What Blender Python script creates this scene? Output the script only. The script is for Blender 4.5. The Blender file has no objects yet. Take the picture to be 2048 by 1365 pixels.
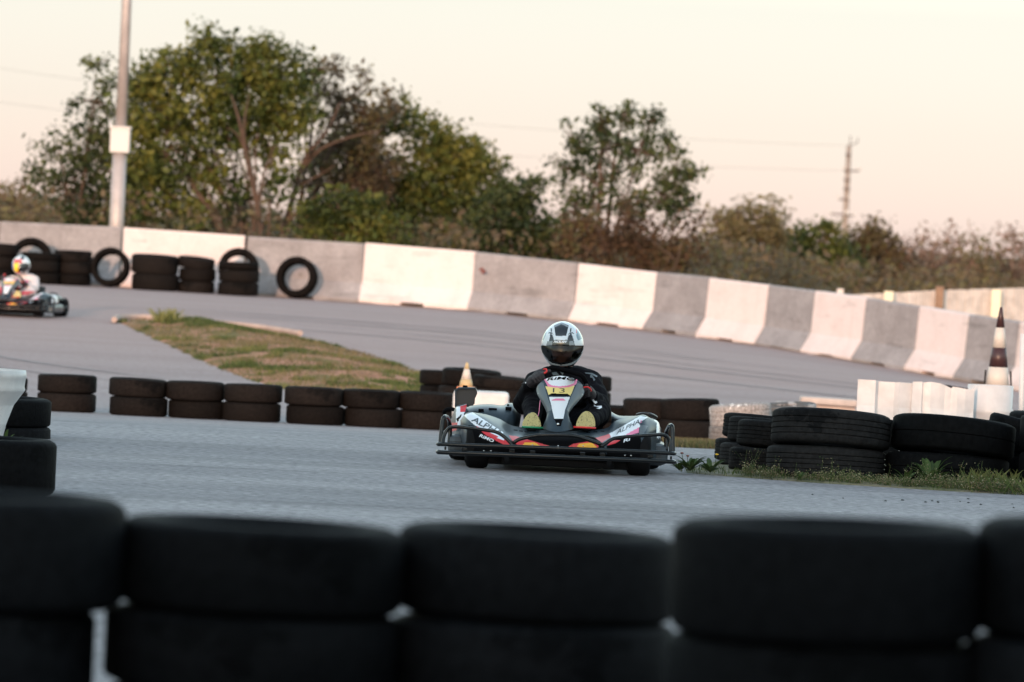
import bpy, bmesh, math, random
import numpy as np
from mathutils import Vector, Matrix, noise as mnoise
from mathutils.bvhtree import BVHTree
random.seed(7); rng = np.random.default_rng(11)
R = math.radians
scene = bpy.context.scene
COL = scene.collection

# ------------------------------------------------------------------ camera
FPX = 11795.0; CX, CY = 1024.0, 682.5; CAMH = 1.41
ROLL = R(2.7); PITCH = math.atan(220.5 * math.cos(ROLL) / FPX)
F_ = Vector((0, math.cos(PITCH), -math.sin(PITCH)))
U0 = Vector((0, math.sin(PITCH), math.cos(PITCH))); X0 = Vector((1, 0, 0))
R_ = X0 * math.cos(ROLL) + U0 * math.sin(ROLL)
U_ = -X0 * math.sin(ROLL) + U0 * math.cos(ROLL)
CAM = Vector((0, 0, CAMH))
cd = bpy.data.cameras.new('camera'); cam = bpy.data.objects.new('camera', cd); COL.objects.link(cam)
cam.matrix_world = Matrix(((R_.x, U_.x, -F_.x, CAM.x), (R_.y, U_.y, -F_.y, CAM.y), (R_.z, U_.z, -F_.z, CAM.z), (0, 0, 0, 1)))
cd.sensor_width = 36.0; cd.lens = 36.0 * FPX / 2048.0
cd.clip_start = 0.5; cd.clip_end = 6000
cd.dof.use_dof = True; cd.dof.focus_distance = 35.1; cd.dof.aperture_fstop = 5.2
scene.camera = cam

# ------------------------------------------------------------------ world, sun, exposure
SUN_EL = 8.0; SUN_DIR = Vector((-0.22, -1.0, 0)).normalized()      # horizontal direction TOWARDS the sun
w = bpy.data.worlds.new("World"); scene.world = w; w.use_nodes = True
nt = w.node_tree; nt.nodes.clear()
sky = nt.nodes.new('ShaderNodeTexSky'); sky.sky_type = 'NISHITA'; sky.sun_disc = False
sky.sun_elevation = R(SUN_EL); sky.sun_rotation = math.atan2(SUN_DIR.x, SUN_DIR.y)
sky.air_density = 1.0; sky.dust_density = 0.4; sky.ozone_density = 1.0; sky.altitude = 100
tc = nt.nodes.new('ShaderNodeTexCoord'); sep = nt.nodes.new('ShaderNodeSeparateXYZ')
nt.links.new(tc.outputs['Generated'], sep.inputs[0])
cr = nt.nodes.new('ShaderNodeValToRGB')                            # warm hazy air low over the horizon, clear above
cr.color_ramp.elements[0].position = 0.0; cr.color_ramp.elements[0].color = (.66, .70, 1.58, 1)
cr.color_ramp.elements[1].position = 0.45; cr.color_ramp.elements[1].color = (3.7, 3.1, 2.5, 1)
for zz, cc in ((.02, (.57, .62, 1.24)), (.04, (.576, .593, 1.0)), (.13, (1.7, 1.5, 1.35))):
    e = cr.color_ramp.elements.new(zz); e.color = (*cc, 1)
nt.links.new(sep.outputs['Z'], cr.inputs[0])
mx = nt.nodes.new('ShaderNodeMix'); mx.data_type = 'RGBA'; mx.blend_type = 'MULTIPLY'; mx.inputs[0].default_value = 1
nt.links.new(sky.outputs[0], mx.inputs[6]); nt.links.new(cr.outputs[0], mx.inputs[7])
bg = nt.nodes.new('ShaderNodeBackground'); bg.inputs['Strength'].default_value = 0.15
nt.links.new(mx.outputs[2], bg.inputs['Color'])
wo = nt.nodes.new('ShaderNodeOutputWorld'); nt.links.new(bg.outputs[0], wo.inputs[0])
sd = bpy.data.lights.new('sun', 'SUN'); sd.energy = 2.0; sd.angle = R(0.53); sd.color = (1.0, 0.60, 0.42)
sun = bpy.data.objects.new('sun', sd); COL.objects.link(sun)
sv = Vector((SUN_DIR.x * math.cos(R(SUN_EL)), SUN_DIR.y * math.cos(R(SUN_EL)), math.sin(R(SUN_EL))))
sun.rotation_euler = sv.to_track_quat('Z', 'Y').to_euler(); sun.location = (-20, -60, 30)
scene.view_settings.view_transform = 'Standard'; scene.view_settings.look = 'None'
scene.view_settings.gamma = 1.0; scene.view_settings.use_curve_mapping = False
scene.view_settings.exposure = 0.7
scene.cycles.max_bounces = 6; scene.cycles.transparent_max_bounces = 12
scene.cycles.use_denoising = True

# ------------------------------------------------------------------ geometry of the place
_K = [(-80, 0), (38, 0), (45.5, -.2), (53.4, -.42), (60, -.43), (78, -.15), (92, 0), (2000, 0)]
def zp(d):
    n = len(_K)
    for i in range(n - 1):
        if d <= _K[i + 1][0] or i == n - 2:
            x0, y0 = _K[i]; x1, y1 = _K[i + 1]
            def m(j):
                if j in (0, n - 1) or j in (1, n - 2): return 0
                return (_K[j + 1][1] - _K[j - 1][1]) / (_K[j + 1][0] - _K[j - 1][0])
            t = min(max((d - x0) / (x1 - x0), 0), 1); h = x1 - x0
            return ((2*t**3 - 3*t*t + 1) * y0 + (t**3 - 2*t*t + t) * h * m(i) + (-2*t**3 + 3*t*t) * y1 + (t**3 - t*t) * h * m(i + 1))
    return 0
_CX = [-12, -8, -4.5, -.6, 1, 2.3, 4, 5.4, 7.4, 12, 20]; _CZ = [.2, .19, .146, .068, -.016, -.094, -.2, -.32, -.52, -.75, -.8]
def zg(x, y):
    t = min(max((y - 60) / 28, 0), 1); t = t * t * (3 - 2 * t)
    return zp(y) + t * float(np.interp(x, _CX, _CZ))

def at(px, py, Y):
    d = F_ * FPX + R_ * (px - CX) - U_ * (py - CY)
    return CAM + d * (Y / d.y)
def ground_at(px, py):
    d = F_ * FPX + R_ * (px - CX) - U_ * (py - CY); d = d / d.y
    y = 20.0
    while y < 300:
        p = CAM + d * y
        if p.z <= zg(p.x, y): return p
        y += 0.1
    return p
def pix(P):
    v = P - CAM; k = v.dot(F_)
    return (CX + FPX * v.dot(R_) / k, CY - FPX * v.dot(U_) / k)
def Z1(zx, zy): return (860 + zx * 520 / 2028, 620 + zy * 350 / 1365)       # kart coordinates
def ZH(zx, zy): return (1020 + zx * 220 / 2002, 630 + zy * 150 / 1365)      # helmet coordinates

# ------------------------------------------------------------------ object helpers
def tag(o, label=None, cat=None, group=None, kind=None):
    if label: o['label'] = label
    if cat: o['category'] = cat
    if group: o['group'] = group
    if kind: o['kind'] = kind
    return o
def empty(name, loc, rz=0):
    o = bpy.data.objects.new(name, None); COL.objects.link(o); o.location = loc; o.rotation_euler = (0, 0, rz)
    o.empty_display_size = 0.2
    return o
def mesh_obj(name, me, mats, parent=None, smooth=False):
    o = bpy.data.objects.new(name, me); COL.objects.link(o)
    for m in (mats if isinstance(mats, (list, tuple)) else [mats]):
        if len(me.materials) < (len(mats) if isinstance(mats, (list, tuple)) else 1): me.materials.append(m)
    if smooth: me.polygons.foreach_set('use_smooth', [True] * len(me.polygons))
    if parent is not None: o.parent = parent
    return o
def root_of(o):
    x = Vector((0, 0, 0))
    while o is not None: x = x + o.location; o = o.parent
    return x
def obj(name, bm, mats, parent=None, smooth=False, local=False):
    """bm in world coordinates; shifted into the parent's frame unless local"""
    if parent is not None and not local: bmesh.ops.translate(bm, verts=bm.verts, vec=-root_of(parent))
    me = bpy.data.meshes.new(name); bm.to_mesh(me); bm.free()
    return mesh_obj(name, me, mats, parent, smooth)
def arr_obj(name, V, Fc, mats, parent=None, midx=None, smooth=False):
    """V (n,3) and Fc (m,k) numpy arrays"""
    V = np.asarray(V, dtype=np.float32); Fc = np.asarray(Fc, dtype=np.int32)
    if parent is not None: V = V - np.array(root_of(parent), dtype=np.float32)
    me = bpy.data.meshes.new(name); m, k = Fc.shape
    me.vertices.add(len(V)); me.vertices.foreach_set('co', V.ravel())
    me.loops.add(m * k); me.loops.foreach_set('vertex_index', Fc.ravel())
    me.polygons.add(m); me.polygons.foreach_set('loop_start', np.arange(0, m * k, k, dtype=np.int32))
    try: me.polygons.foreach_set('loop_total', np.full(m, k, dtype=np.int32))
    except Exception: pass
    o = mesh_obj(name, me, mats, parent)
    if midx is not None: me.polygons.foreach_set('material_index', np.asarray(midx, dtype=np.int32))
    if smooth: me.polygons.foreach_set('use_smooth', [True] * m)
    me.update(calc_edges=True); me.validate()
    return o
def copy_tree(o, parent=None):
    c = o.copy(); COL.objects.link(c)
    if parent is not None: c.parent = parent; c.matrix_parent_inverse = o.matrix_parent_inverse.copy()
    for ch in [q for q in KIDS.get(o.name, [])]: copy_tree(ch, c)
    return c
KIDS = {}
def index_kids():
    KIDS.clear()
    for q in COL.objects:
        if q.parent: KIDS.setdefault(q.parent.name, []).append(q)

def add_box(bm, c, s, rot=None, bevel=0):
    g = bmesh.ops.create_cube(bm, size=1.0); vs = g['verts']
    bmesh.ops.scale(bm, verts=vs, vec=s)
    if bevel:
        es = list({e for v in vs for e in v.link_edges})
        r = bmesh.ops.bevel(bm, geom=es, offset=bevel, segments=2, affect='EDGES', profile=0.5)
        vs = list({v for f in r['faces'] for v in f.verts} | {v for v in vs if v.is_valid})
    if rot is not None: bmesh.ops.rotate(bm, verts=vs, cent=(0, 0, 0), matrix=rot)
    bmesh.ops.translate(bm, verts=vs, vec=c)
    return vs
def add_tube(bm, pts, rad, seg=8, closed=False, cap=True, flat=1.0):
    pts = [Vector(p) for p in pts]; n = len(pts); rings = []
    rr = rad if isinstance(rad, (list, tuple)) else [rad] * n
    up = None
    for i, p in enumerate(pts):
        a = pts[(i - 1) % n] if (closed or i > 0) else p
        b = pts[(i + 1) % n] if (closed or i < n - 1) else p
        t = (b - a).normalized()
        if up is None:
            up = Vector((0, 0, 1)) if abs(t.z) < 0.9 else Vector((0, 1, 0))
        s = t.cross(up)
        if s.length < 1e-5: s = t.cross(Vector((1, 0.2, 0)))
        s.normalize(); up = s.cross(t).normalized()
        rings.append([bm.verts.new(p + (s * math.cos(2*math.pi*k/seg) + up * flat * math.sin(2*math.pi*k/seg)) * rr[i]) for k in range(seg)])
    m = n if closed else n - 1
    for i in range(m):
        A, B = rings[i], rings[(i + 1) % n]
        for k in range(seg): bm.faces.new((A[k], A[(k + 1) % seg], B[(k + 1) % seg], B[k]))
    if cap and not closed:
        bm.faces.new(rings[0][::-1]); bm.faces.new(rings[-1])
def spline(pts, n=6, closed=False):
    P = [Vector(p) for p in pts]; out = []; N = len(P)
    m = N if closed else N - 1
    for i in range(m):
        if closed: a, b, c, d = P[(i-1) % N], P[i], P[(i+1) % N], P[(i+2) % N]
        else: a, b, c, d = P[max(i-1, 0)], P[i], P[i+1], P[min(i+2, N-1)]
        for k in range(n):
            t = k / n
            out.append(0.5 * ((2*b) + (c - a)*t + (2*a - 5*b + 4*c - d)*t*t + (3*b - a - 3*c + d)*t**3))
    if not closed: out.append(P[-1])
    return out
def add_lathe(bm, prof, seg=40, axis='Z', c=(0, 0, 0), closed=True):
    rings = []
    for (r, z) in prof:
        ring = []
        for k in range(seg):
            a = 2 * math.pi * k / seg; x, y = r * math.cos(a), r * math.sin(a)
            v = (x, y, z) if axis == 'Z' else ((z, x, y) if axis == 'X' else (x, z, y))
            ring.append(bm.verts.new(Vector(v) + Vector(c)))
        rings.append(ring)
    n = len(prof)
    for i in range(n if closed else n - 1):
        A, B = rings[i], rings[(i + 1) % n]
        for k in range(seg): bm.faces.new((A[k], B[k], B[(k + 1) % seg], A[(k + 1) % seg]))
    if not closed:
        if prof[0][0] > 1e-4: bm.faces.new(rings[0])
        if prof[-1][0] > 1e-4: bm.faces.new(rings[-1][::-1])
    return rings
def cap_(bm, p0, p1, r0, r1, seg=12):
    """tapered capsule"""
    p0, p1 = Vector(p0), Vector(p1); d = p1 - p0; L = d.length
    t = d.normalized() if L > 1e-6 else Vector((0, 0, 1))
    pts, rr = [], []
    for k in range(1, 5):
        a = math.pi / 2 * (1 - k / 4); pts.append(p0 - t * r0 * math.sin(a)); rr.append(max(r0 * math.cos(a), r0 * .05))
    for k in range(0, 4):
        a = math.pi / 2 * (k / 4); pts.append(p1 + t * r1 * math.sin(a)); rr.append(max(r1 * math.cos(a), r1 * .05))
    add_tube(bm, pts, rr, seg)
def baked(o, mods):
    for kind, kw in mods:
        m = o.modifiers.new(kind, kind)
        for k, v in kw.items(): setattr(m, k, v)
    dg = bpy.context.evaluated_depsgraph_get()
    me = bpy.data.meshes.new_from_object(o.evaluated_get(dg)); me.name = o.name
    old = o.data; o.modifiers.clear(); o.data = me; bpy.data.meshes.remove(old)
    return o
def inpoly(x, y, P):
    c = False; j = len(P) - 1
    for i in range(len(P)):
        xi, yi = P[i]; xj, yj = P[j]
        if (yi > y) != (yj > y) and x < (xj - xi) * (y - yi) / (yj - yi) + xi: c = not c
        j = i
    return c

# ------------------------------------------------------------------ materials
def mat(name, col, rough=0.6, metal=0, nscale=0, namt=0.0, col2=None, bump=0, bscale=60, coat=0, spec=0.5, stops=(.35, .65), coords='Object', stretch=None, fine=None):
    m = bpy.data.materials.new(name); m.use_nodes = True; t = m.node_tree; b = t.nodes['Principled BSDF']
    b.inputs['Roughness'].default_value = rough; b.inputs['Metallic'].default_value = metal
    b.inputs['Specular IOR Level'].default_value = spec
    if coat: b.inputs['Coat Weight'].default_value = coat; b.inputs['Coat Roughness'].default_value = .08
    b.inputs['Base Color'].default_value = (*col, 1)
    tc = t.nodes.new('ShaderNodeTexCoord'); src = tc.outputs[coords]
    if stretch:
        mp = t.nodes.new('ShaderNodeMapping'); mp.inputs['Scale'].default_value = stretch
        t.links.new(src, mp.inputs[0]); src = mp.outputs[0]
    if nscale:
        n = t.nodes.new('ShaderNodeTexNoise'); n.inputs['Scale'].default_value = nscale; n.inputs['Detail'].default_value = 6
        n.inputs['Roughness'].default_value = .6
        t.links.new(src, n.inputs['Vector'])
        r = t.nodes.new('ShaderNodeValToRGB'); r.color_ramp.elements[0].position = stops[0]; r.color_ramp.elements[1].position = stops[1]
        c2 = col2 or tuple(c * (1 - namt) for c in col)
        r.color_ramp.elements[0].color = (*c2, 1); r.color_ramp.elements[1].color = (*col, 1)
        t.links.new(n.outputs['Fac'], r.inputs[0]); out = r.outputs[0]
        if fine:
            n2 = t.nodes.new('ShaderNodeTexNoise'); n2.inputs['Scale'].default_value = fine[0]; n2.inputs['Detail'].default_value = 3
            t.links.new(tc.outputs[coords], n2.inputs['Vector'])
            mr = t.nodes.new('ShaderNodeMapRange'); mr.inputs[1].default_value = .3; mr.inputs[2].default_value = .7
            mr.inputs[3].default_value = 1 - fine[1]; mr.inputs[4].default_value = 1 + fine[1]
            t.links.new(n2.outputs['Fac'], mr.inputs[0])
            mm = t.nodes.new('ShaderNodeVectorMath'); mm.operation = 'SCALE'
            t.links.new(out, mm.inputs[0]); t.links.new(mr.outputs[0], mm.inputs['Scale']); out = mm.outputs[0]
        t.links.new(out, b.inputs['Base Color'])
    if bump:
        n3 = t.nodes.new('ShaderNodeTexNoise'); n3.inputs['Scale'].default_value = bscale; n3.inputs['Detail'].default_value = 4
        t.links.new(tc.outputs[coords], n3.inputs['Vector'])
        bp = t.nodes.new('ShaderNodeBump'); bp.inputs['Strength'].default_value = bump; bp.inputs['Distance'].default_value = .01
        t.links.new(n3.outputs['Fac'], bp.inputs['Height']); t.links.new(bp.outputs[0], b.inputs['Normal'])
    return m

def rubber(name, col, dust, tread=True, lat=90):
    """tyre rubber: dust noise, sipes cut across the tread (a bump round the tyre's own axis)"""
    m = mat(name, col, .78, 0, 5, 0, dust, 0, stops=(.62, .40), fine=(45, .35), spec=.06)
    t = m.node_tree; b = t.nodes['Principled BSDF']; tc = t.nodes.new('ShaderNodeTexCoord'); s = t.nodes.new('ShaderNodeSeparateXYZ')
    t.links.new(tc.outputs['Object'], s.inputs[0])
    def M(op, a, bb=None, c=None):
        n = t.nodes.new('ShaderNodeMath'); n.operation = op
        for i, q in enumerate((a, bb, c)):
            if q is None: continue
            if isinstance(q, (int, float)): n.inputs[i].default_value = q
            else: t.links.new(q, n.inputs[i])
        return n.outputs[0]
    ang = M('ARCTAN2', s.outputs['Y'], s.outputs['X'])
    skew = M('MULTIPLY', M('ABSOLUTE', s.outputs['Z']), 26.0)
    saw = M('SINE', M('ADD', M('MULTIPLY', ang, lat), skew))
    cut = M('GREATER_THAN', saw, 0.55)
    nz = t.nodes.new('ShaderNodeTexNoise'); nz.inputs['Scale'].default_value = 30; t.links.new(tc.outputs['Object'], nz.inputs['Vector'])
    h = M('ADD', M('MULTIPLY', cut, -1.0 if tread else -.15), M('MULTIPLY', nz.outputs['Fac'], .8))
    bp = t.nodes.new('ShaderNodeBump'); bp.inputs['Strength'].default_value = .5; bp.inputs['Distance'].default_value = .006
    t.links.new(h, bp.inputs['Height']); t.links.new(bp.outputs[0], b.inputs['Normal'])
    oi = t.nodes.new('ShaderNodeObjectInfo'); mr = t.nodes.new('ShaderNodeMapRange'); mr.inputs[3].default_value = .55; mr.inputs[4].default_value = 1.15
    t.links.new(oi.outputs['Random'], mr.inputs[0]); sc = t.nodes.new('ShaderNodeVectorMath'); sc.operation = 'SCALE'
    src = b.inputs['Base Color'].links[0].from_socket; t.links.new(src, sc.inputs[0]); t.links.new(mr.outputs[0], sc.inputs['Scale']); t.links.new(sc.outputs[0], b.inputs['Base Color'])
    return m

M_ = {}
M_['rub_near'] = rubber('black_rubber', (.0065, .007, .008), (.016, .016, .017))
M_['rub_soft'] = rubber('smooth_rubber', (.0022, .0025, .003), (.0055, .006, .007), tread=False)
M_['rub_dusty'] = rubber('dusty_rubber', (.0055, .005, .0048), (.012, .010, .0092))
M_['rub_white'] = rubber('white_painted_rubber', (.72, .69, .66), (.30, .28, .27))
M_['rub_grey'] = rubber('grey_painted_rubber', (.34, .33, .33), (.12, .12, .12))
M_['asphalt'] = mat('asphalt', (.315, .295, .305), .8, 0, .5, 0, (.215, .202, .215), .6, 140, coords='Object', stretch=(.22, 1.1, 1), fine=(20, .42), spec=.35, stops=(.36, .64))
def concrete_wear(m, drip, amt):
    t = m.node_tree; b = t.nodes['Principled BSDF']; src = b.inputs['Base Color'].links[0].from_socket; tc = t.nodes.new('ShaderNodeTexCoord'); out = src
    for st, p0, p1, col, f_ in (((5, 5, .5), .56, .74, drip, amt), ((1.3, 1.3, 7), .60, .68, (.05, .045, .045), amt * .8), ((7, 7, 7), .68, .72, (.10, .08, .07), amt)):
        mp = t.nodes.new('ShaderNodeMapping'); mp.inputs['Scale'].default_value = st; t.links.new(tc.outputs['Object'], mp.inputs[0])
        n = t.nodes.new('ShaderNodeTexNoise'); n.inputs['Scale'].default_value = 1.0; n.inputs['Detail'].default_value = 5; t.links.new(mp.outputs[0], n.inputs['Vector'])
        mr = t.nodes.new('ShaderNodeMapRange'); mr.inputs[1].default_value = p0; mr.inputs[2].default_value = p1; mr.inputs[4].default_value = f_; t.links.new(n.outputs['Fac'], mr.inputs[0])
        mx = t.nodes.new('ShaderNodeMix'); mx.data_type = 'RGBA'; t.links.new(mr.outputs[0], mx.inputs[0]); t.links.new(out, mx.inputs[6]); mx.inputs[7].default_value = (*col, 1); out = mx.outputs[2]
    t.links.new(out, b.inputs['Base Color'])
def asphalt_wear_and_sun(m):
    """rubbered racing line, long scrapes, and a warm tint painting the low sun on the far loop"""
    t = m.node_tree; b = t.nodes['Principled BSDF']; src = b.inputs['Base Color'].links[0].from_socket; tc = t.nodes.new('ShaderNodeTexCoord')
    def layer(scale, st, p0, p1, col, fac):
        mp = t.nodes.new('ShaderNodeMapping'); mp.inputs['Scale'].default_value = st; mp.inputs['Rotation'].default_value = (0, 0, .12); t.links.new(tc.outputs['Object'], mp.inputs[0])
        n = t.nodes.new('ShaderNodeTexNoise'); n.inputs['Scale'].default_value = scale; n.inputs['Detail'].default_value = 5; t.links.new(mp.outputs[0], n.inputs['Vector'])
        mr = t.nodes.new('ShaderNodeMapRange'); mr.inputs[1].default_value = p0; mr.inputs[2].default_value = p1; mr.inputs[4].default_value = fac; t.links.new(n.outputs['Fac'], mr.inputs[0])
        return mr.outputs[0], col
    out = src
    for f_, col in (layer(1.0, (.12, .9, 1), .52, .66, (.10, .095, .10), .30), layer(1.0, (.35, 3.2, 1), .60, .68, (.08, .075, .08), .32)):
        mx = t.nodes.new('ShaderNodeMix'); mx.data_type = 'RGBA'; t.links.new(f_, mx.inputs[0]); t.links.new(out, mx.inputs[6]); mx.inputs[7].default_value = (*col, 1); out = mx.outputs[2]
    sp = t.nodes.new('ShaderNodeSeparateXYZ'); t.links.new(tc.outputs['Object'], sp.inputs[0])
    mr = t.nodes.new('ShaderNodeMapRange'); mr.inputs[1].default_value = 52; mr.inputs[2].default_value = 74; mr.inputs[4].default_value = .7; t.links.new(sp.outputs['Y'], mr.inputs[0])  # sunlit warmth put into the colour, growing with distance
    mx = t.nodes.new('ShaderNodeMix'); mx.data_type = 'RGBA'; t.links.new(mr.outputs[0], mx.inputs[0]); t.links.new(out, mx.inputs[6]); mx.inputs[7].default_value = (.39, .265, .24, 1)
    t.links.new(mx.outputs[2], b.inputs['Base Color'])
asphalt_wear_and_sun(M_['asphalt'])
M_['soil'] = mat('soil', (.30, .19, .13), .95, 0, .8, 0, (.10, .12, .04), .6, 20, fine=(8, .3))
M_['grass_ground'] = mat('grass_ground', (.12, .13, .05), .95, 0, .4, 0, (.22, .15, .10), .5, 10, fine=(6, .3), spec=.05)
M_['verge'] = mat('verge_soil', (.20, .17, .12), .95, 0, 3, 0, (.09, .10, .05), .8, 40, fine=(30, .3))
M_['dirt'] = mat('dirt', (.36, .22, .13), .95, 0, 2, 0, (.26, .17, .12), .5, 30)
M_['conc_white'] = mat('white_painted_concrete', (.70, .61, .60), .8, 0, 2.2, 0, (.63, .545, .53), .3, 40, fine=(25, .05), stops=(.3, .55))
M_['conc_grey'] = mat('bare_concrete', (.335, .32, .33), .88, 0, 2.5, 0, (.235, .222, .228), .5, 40, fine=(18, .12), stops=(.3, .7))
concrete_wear(M_['conc_white'], (.42, .36, .33), .22); concrete_wear(M_['conc_grey'], (.19, .17, .165), .35)
M_['steel'] = mat('galvanised_steel', (.50, .45, .44), .5, .2, 3, .25)
M_['box_grey'] = mat('light_grey_enamel', (.62, .60, .58), .5)
M_['white_plastic'] = mat('white_plastic', (.66, .65, .65), .42, 0, 4, .22, None, .15, 12)
M_['cream'] = mat('cream_paint', (.80, .74, .55), .6)
M_['fence'] = mat('whitewashed_boards', (.78, .70, .66), .8, 0, 6, .3)
M_['fence_post'] = mat('brown_timber', (.30, .19, .13), .85, 0, 10, .3)
M_['cone_y'] = mat('yellow_plastic', (.58, .44, .24), .5, 0, 8, .2)
M_['cone_w'] = mat('reflective_white', (.60, .54, .48), .5)
M_['cone_o'] = mat('orange_plastic', (.70, .22, .08), .5)
M_['black_cloth'] = mat('dark_brown_plastic', (.05, .020, .020), .4)
M_['rust'] = mat('rusty_iron', (.22, .06, .04), .8)
M_['pole_conc'] = mat('weathered_pole', (.30, .25, .22), .8)
M_['wire'] = mat('cable_black', (.12, .1, .1), .6)
M_['slate'] = mat('slate_plastic', (.026, .043, .060), .36, 0, 9, .2, None, 0, coat=.1, spec=.35)
M_['slate_lt'] = mat('light_slate_plastic', (.10, .125, .145), .38, 0, 9, .12, None, 0, coat=.2)
M_['slate_dk'] = mat('dark_slate_plastic', (.03, .042, .055), .35, 0, 9, .2)
M_['black_pl'] = mat('black_plastic', (.004, .004, .005), .9, spec=.05)
M_['under'] = mat('grimy_black_steel', (.008, .008, .009), .9, spec=.2)
M_['white_dec'] = mat('white_sticker', (.72, .76, .82), .3, coat=.3)
M_['pink_dec'] = mat('pink_sticker', (.75, .22, .38), .35)
M_['red_dec'] = mat('red_sticker', (.60, .025, .035), .35)
M_['yel_dec'] = mat('yellow_sticker', (.78, .62, .22), .4)
M_['org_dec'] = mat('orange_sticker', (.85, .42, .03), .4)
M_['bar'] = mat('black_powder_coated_tube', (.003, .0045, .006), .26, 0, 14, 0, (.05, .048, .045), .15, 60, stops=(.26, .31), coat=.08, spec=.35)
M_['tank'] = mat('smoky_tank_plastic', (.035, .034, .038), .35)
M_['chrome'] = mat('bright_metal', (.7, .7, .7), .2, 1)
M_['red_pl'] = mat('red_plastic', (.65, .03, .03), .35)
M_['green_pl'] = mat('green_plastic', (.01, .22, .10), .35)
M_['slick'] = mat('kart_tyre_rubber', (.007, .007, .008), .75, 0, 20, .3, None, .2, 50, spec=.12)
M_['rim'] = mat('dull_alloy', (.25, .25, .26), .4, .8)
M_['sole'] = mat('yellow_gum_sole', (.50, .46, .22), .7, 0, 120, 0, (.12, .11, .06), .5, 60, stops=(.36, .44))
M_['suit_black'] = mat('black_race_suit', (.005, .005, .008), .9, 0, 12, .4, None, .5, 30, spec=.12)
M_['suit_white'] = mat('white_race_suit', (.75, .68, .68), .8, 0, 8, .15, None, .5, 20)
M_['skin'] = mat('skin', (.55, .27, .20), .5)
M_['glove'] = mat('dark_glove_leather', (.035, .028, .034), .7, 0, 25, .4)
M_['shoe'] = mat('black_shoe', (.012, .012, .014), .6)
M_['seat'] = mat('black_seat_shell', (.015, .015, .017), .35)
M_['h_white'] = mat('pearl_white_lacquer', (.66, .72, .78), .15, coat=.8)
M_['h_grey'] = mat('grey_lacquer', (.22, .25, .28), .18, coat=.8)
M_['h_black'] = mat('black_lacquer', (.008, .010, .014), .15, coat=.8)
M_['h_slate'] = mat('slate_lacquer', (.12, .20, .25), .15, coat=.8)
M_['h_red'] = mat('red_lacquer', (.55, .05, .05), .2, coat=.8)
M_['h_blue'] = mat('blue_lacquer', (.06, .16, .55), .2, coat=.6)
M_['h_yellow'] = mat('yellow_lacquer', (.9, .62, .02), .2, coat=.6)
M_['h_pad'] = mat('black_padding', (.006, .006, .006), .9)
M_['wall_render'] = mat('pale_wall_render', (.40, .37, .33), .9, 0, 2, .15)
M_['roof'] = mat('dark_sheet_roof', (.12, .10, .10), .6)

def visor_mat(name, tint):
    m = bpy.data.materials.new(name); m.use_nodes = True; t = m.node_tree; t.nodes.clear()
    tr = t.nodes.new('ShaderNodeBsdfTransparent'); tr.inputs[0].default_value = (tint, tint, tint, 1)
    gl = t.nodes.new('ShaderNodeBsdfGlossy'); gl.inputs['Roughness'].default_value = .04; gl.inputs[0].default_value = (.9, .9, .9, 1)
    fr = t.nodes.new('ShaderNodeFresnel'); fr.inputs[0].default_value = 1.4
    mi = t.nodes.new('ShaderNodeMixShader'); o = t.nodes.new('ShaderNodeOutputMaterial')
    mn = t.nodes.new('ShaderNodeMath'); mn.operation = 'MINIMUM'; mn.inputs[1].default_value = .07; t.links.new(fr.outputs[0], mn.inputs[0])
    t.links.new(mn.outputs[0], mi.inputs[0]); t.links.new(tr.outputs[0], mi.inputs[1]); t.links.new(gl.outputs[0], mi.inputs[2]); t.links.new(mi.outputs[0], o.inputs[0])
    return m
M_['visor'] = visor_mat('smoked_visor', .22)

def leaf_mat(name, c1, c2, c3):
    m = bpy.data.materials.new(name); m.use_nodes = True; t = m.node_tree; b = t.nodes['Principled BSDF']
    b.inputs['Roughness'].default_value = .6; b.inputs['Specular IOR Level'].default_value = .3
    g = t.nodes.new('ShaderNodeNewGeometry'); r = t.nodes.new('ShaderNodeValToRGB')
    tcn = t.nodes.new('ShaderNodeTexCoord'); nz = t.nodes.new('ShaderNodeTexNoise'); nz.inputs['Scale'].default_value = .9; nz.inputs['Detail'].default_value = 2
    t.links.new(tcn.outputs['Object'], nz.inputs['Vector'])
    mr = t.nodes.new('ShaderNodeMapRange'); mr.inputs[1].default_value = .35; mr.inputs[2].default_value = .65; mr.inputs[3].default_value = -.25; mr.inputs[4].default_value = .45
    t.links.new(nz.outputs['Fac'], mr.inputs[0])
    ad = t.nodes.new('ShaderNodeMath'); ad.operation = 'MULTIPLY_ADD'; ad.inputs[1].default_value = .75
    t.links.new(g.outputs['Random Per Island'], ad.inputs[0]); t.links.new(mr.outputs[0], ad.inputs[2])
    r.color_ramp.elements[0].color = (*c1, 1); r.color_ramp.elements[1].color = (*c3, 1); q = r.color_ramp.elements.new(.5); q.color = (*c2, 1)
    t.links.new(ad.outputs[0], r.inputs[0]); t.links.new(r.outputs[0], b.inputs['Base Color'])
    tl = t.nodes.new('ShaderNodeBsdfTranslucent'); t.links.new(r.outputs[0], tl.inputs[0])
    mi = t.nodes.new('ShaderNodeMixShader'); mi.inputs[0].default_value = .25
    o = t.nodes['Material Output']
    t.links.new(b.outputs[0], mi.inputs[1]); t.links.new(tl.outputs[0], mi.inputs[2]); t.links.new(mi.outputs[0], o.inputs[0])
    return m
M_['lf_olive'] = leaf_mat('olive_leaves', (.028, .042, .011), (.075, .096, .020), (.17, .165, .032))
M_['lf_dark'] = leaf_mat('dark_green_leaves', (.020, .034, .013), (.046, .066, .021), (.10, .115, .036))
M_['lf_brown'] = leaf_mat('brownish_leaves', (.05, .04, .025), (.10, .075, .04), (.15, .13, .05))
M_['lf_rust'] = leaf_mat('rusty_leaves', (.05, .035, .02), (.11, .062, .035), (.10, .09, .035))
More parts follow.
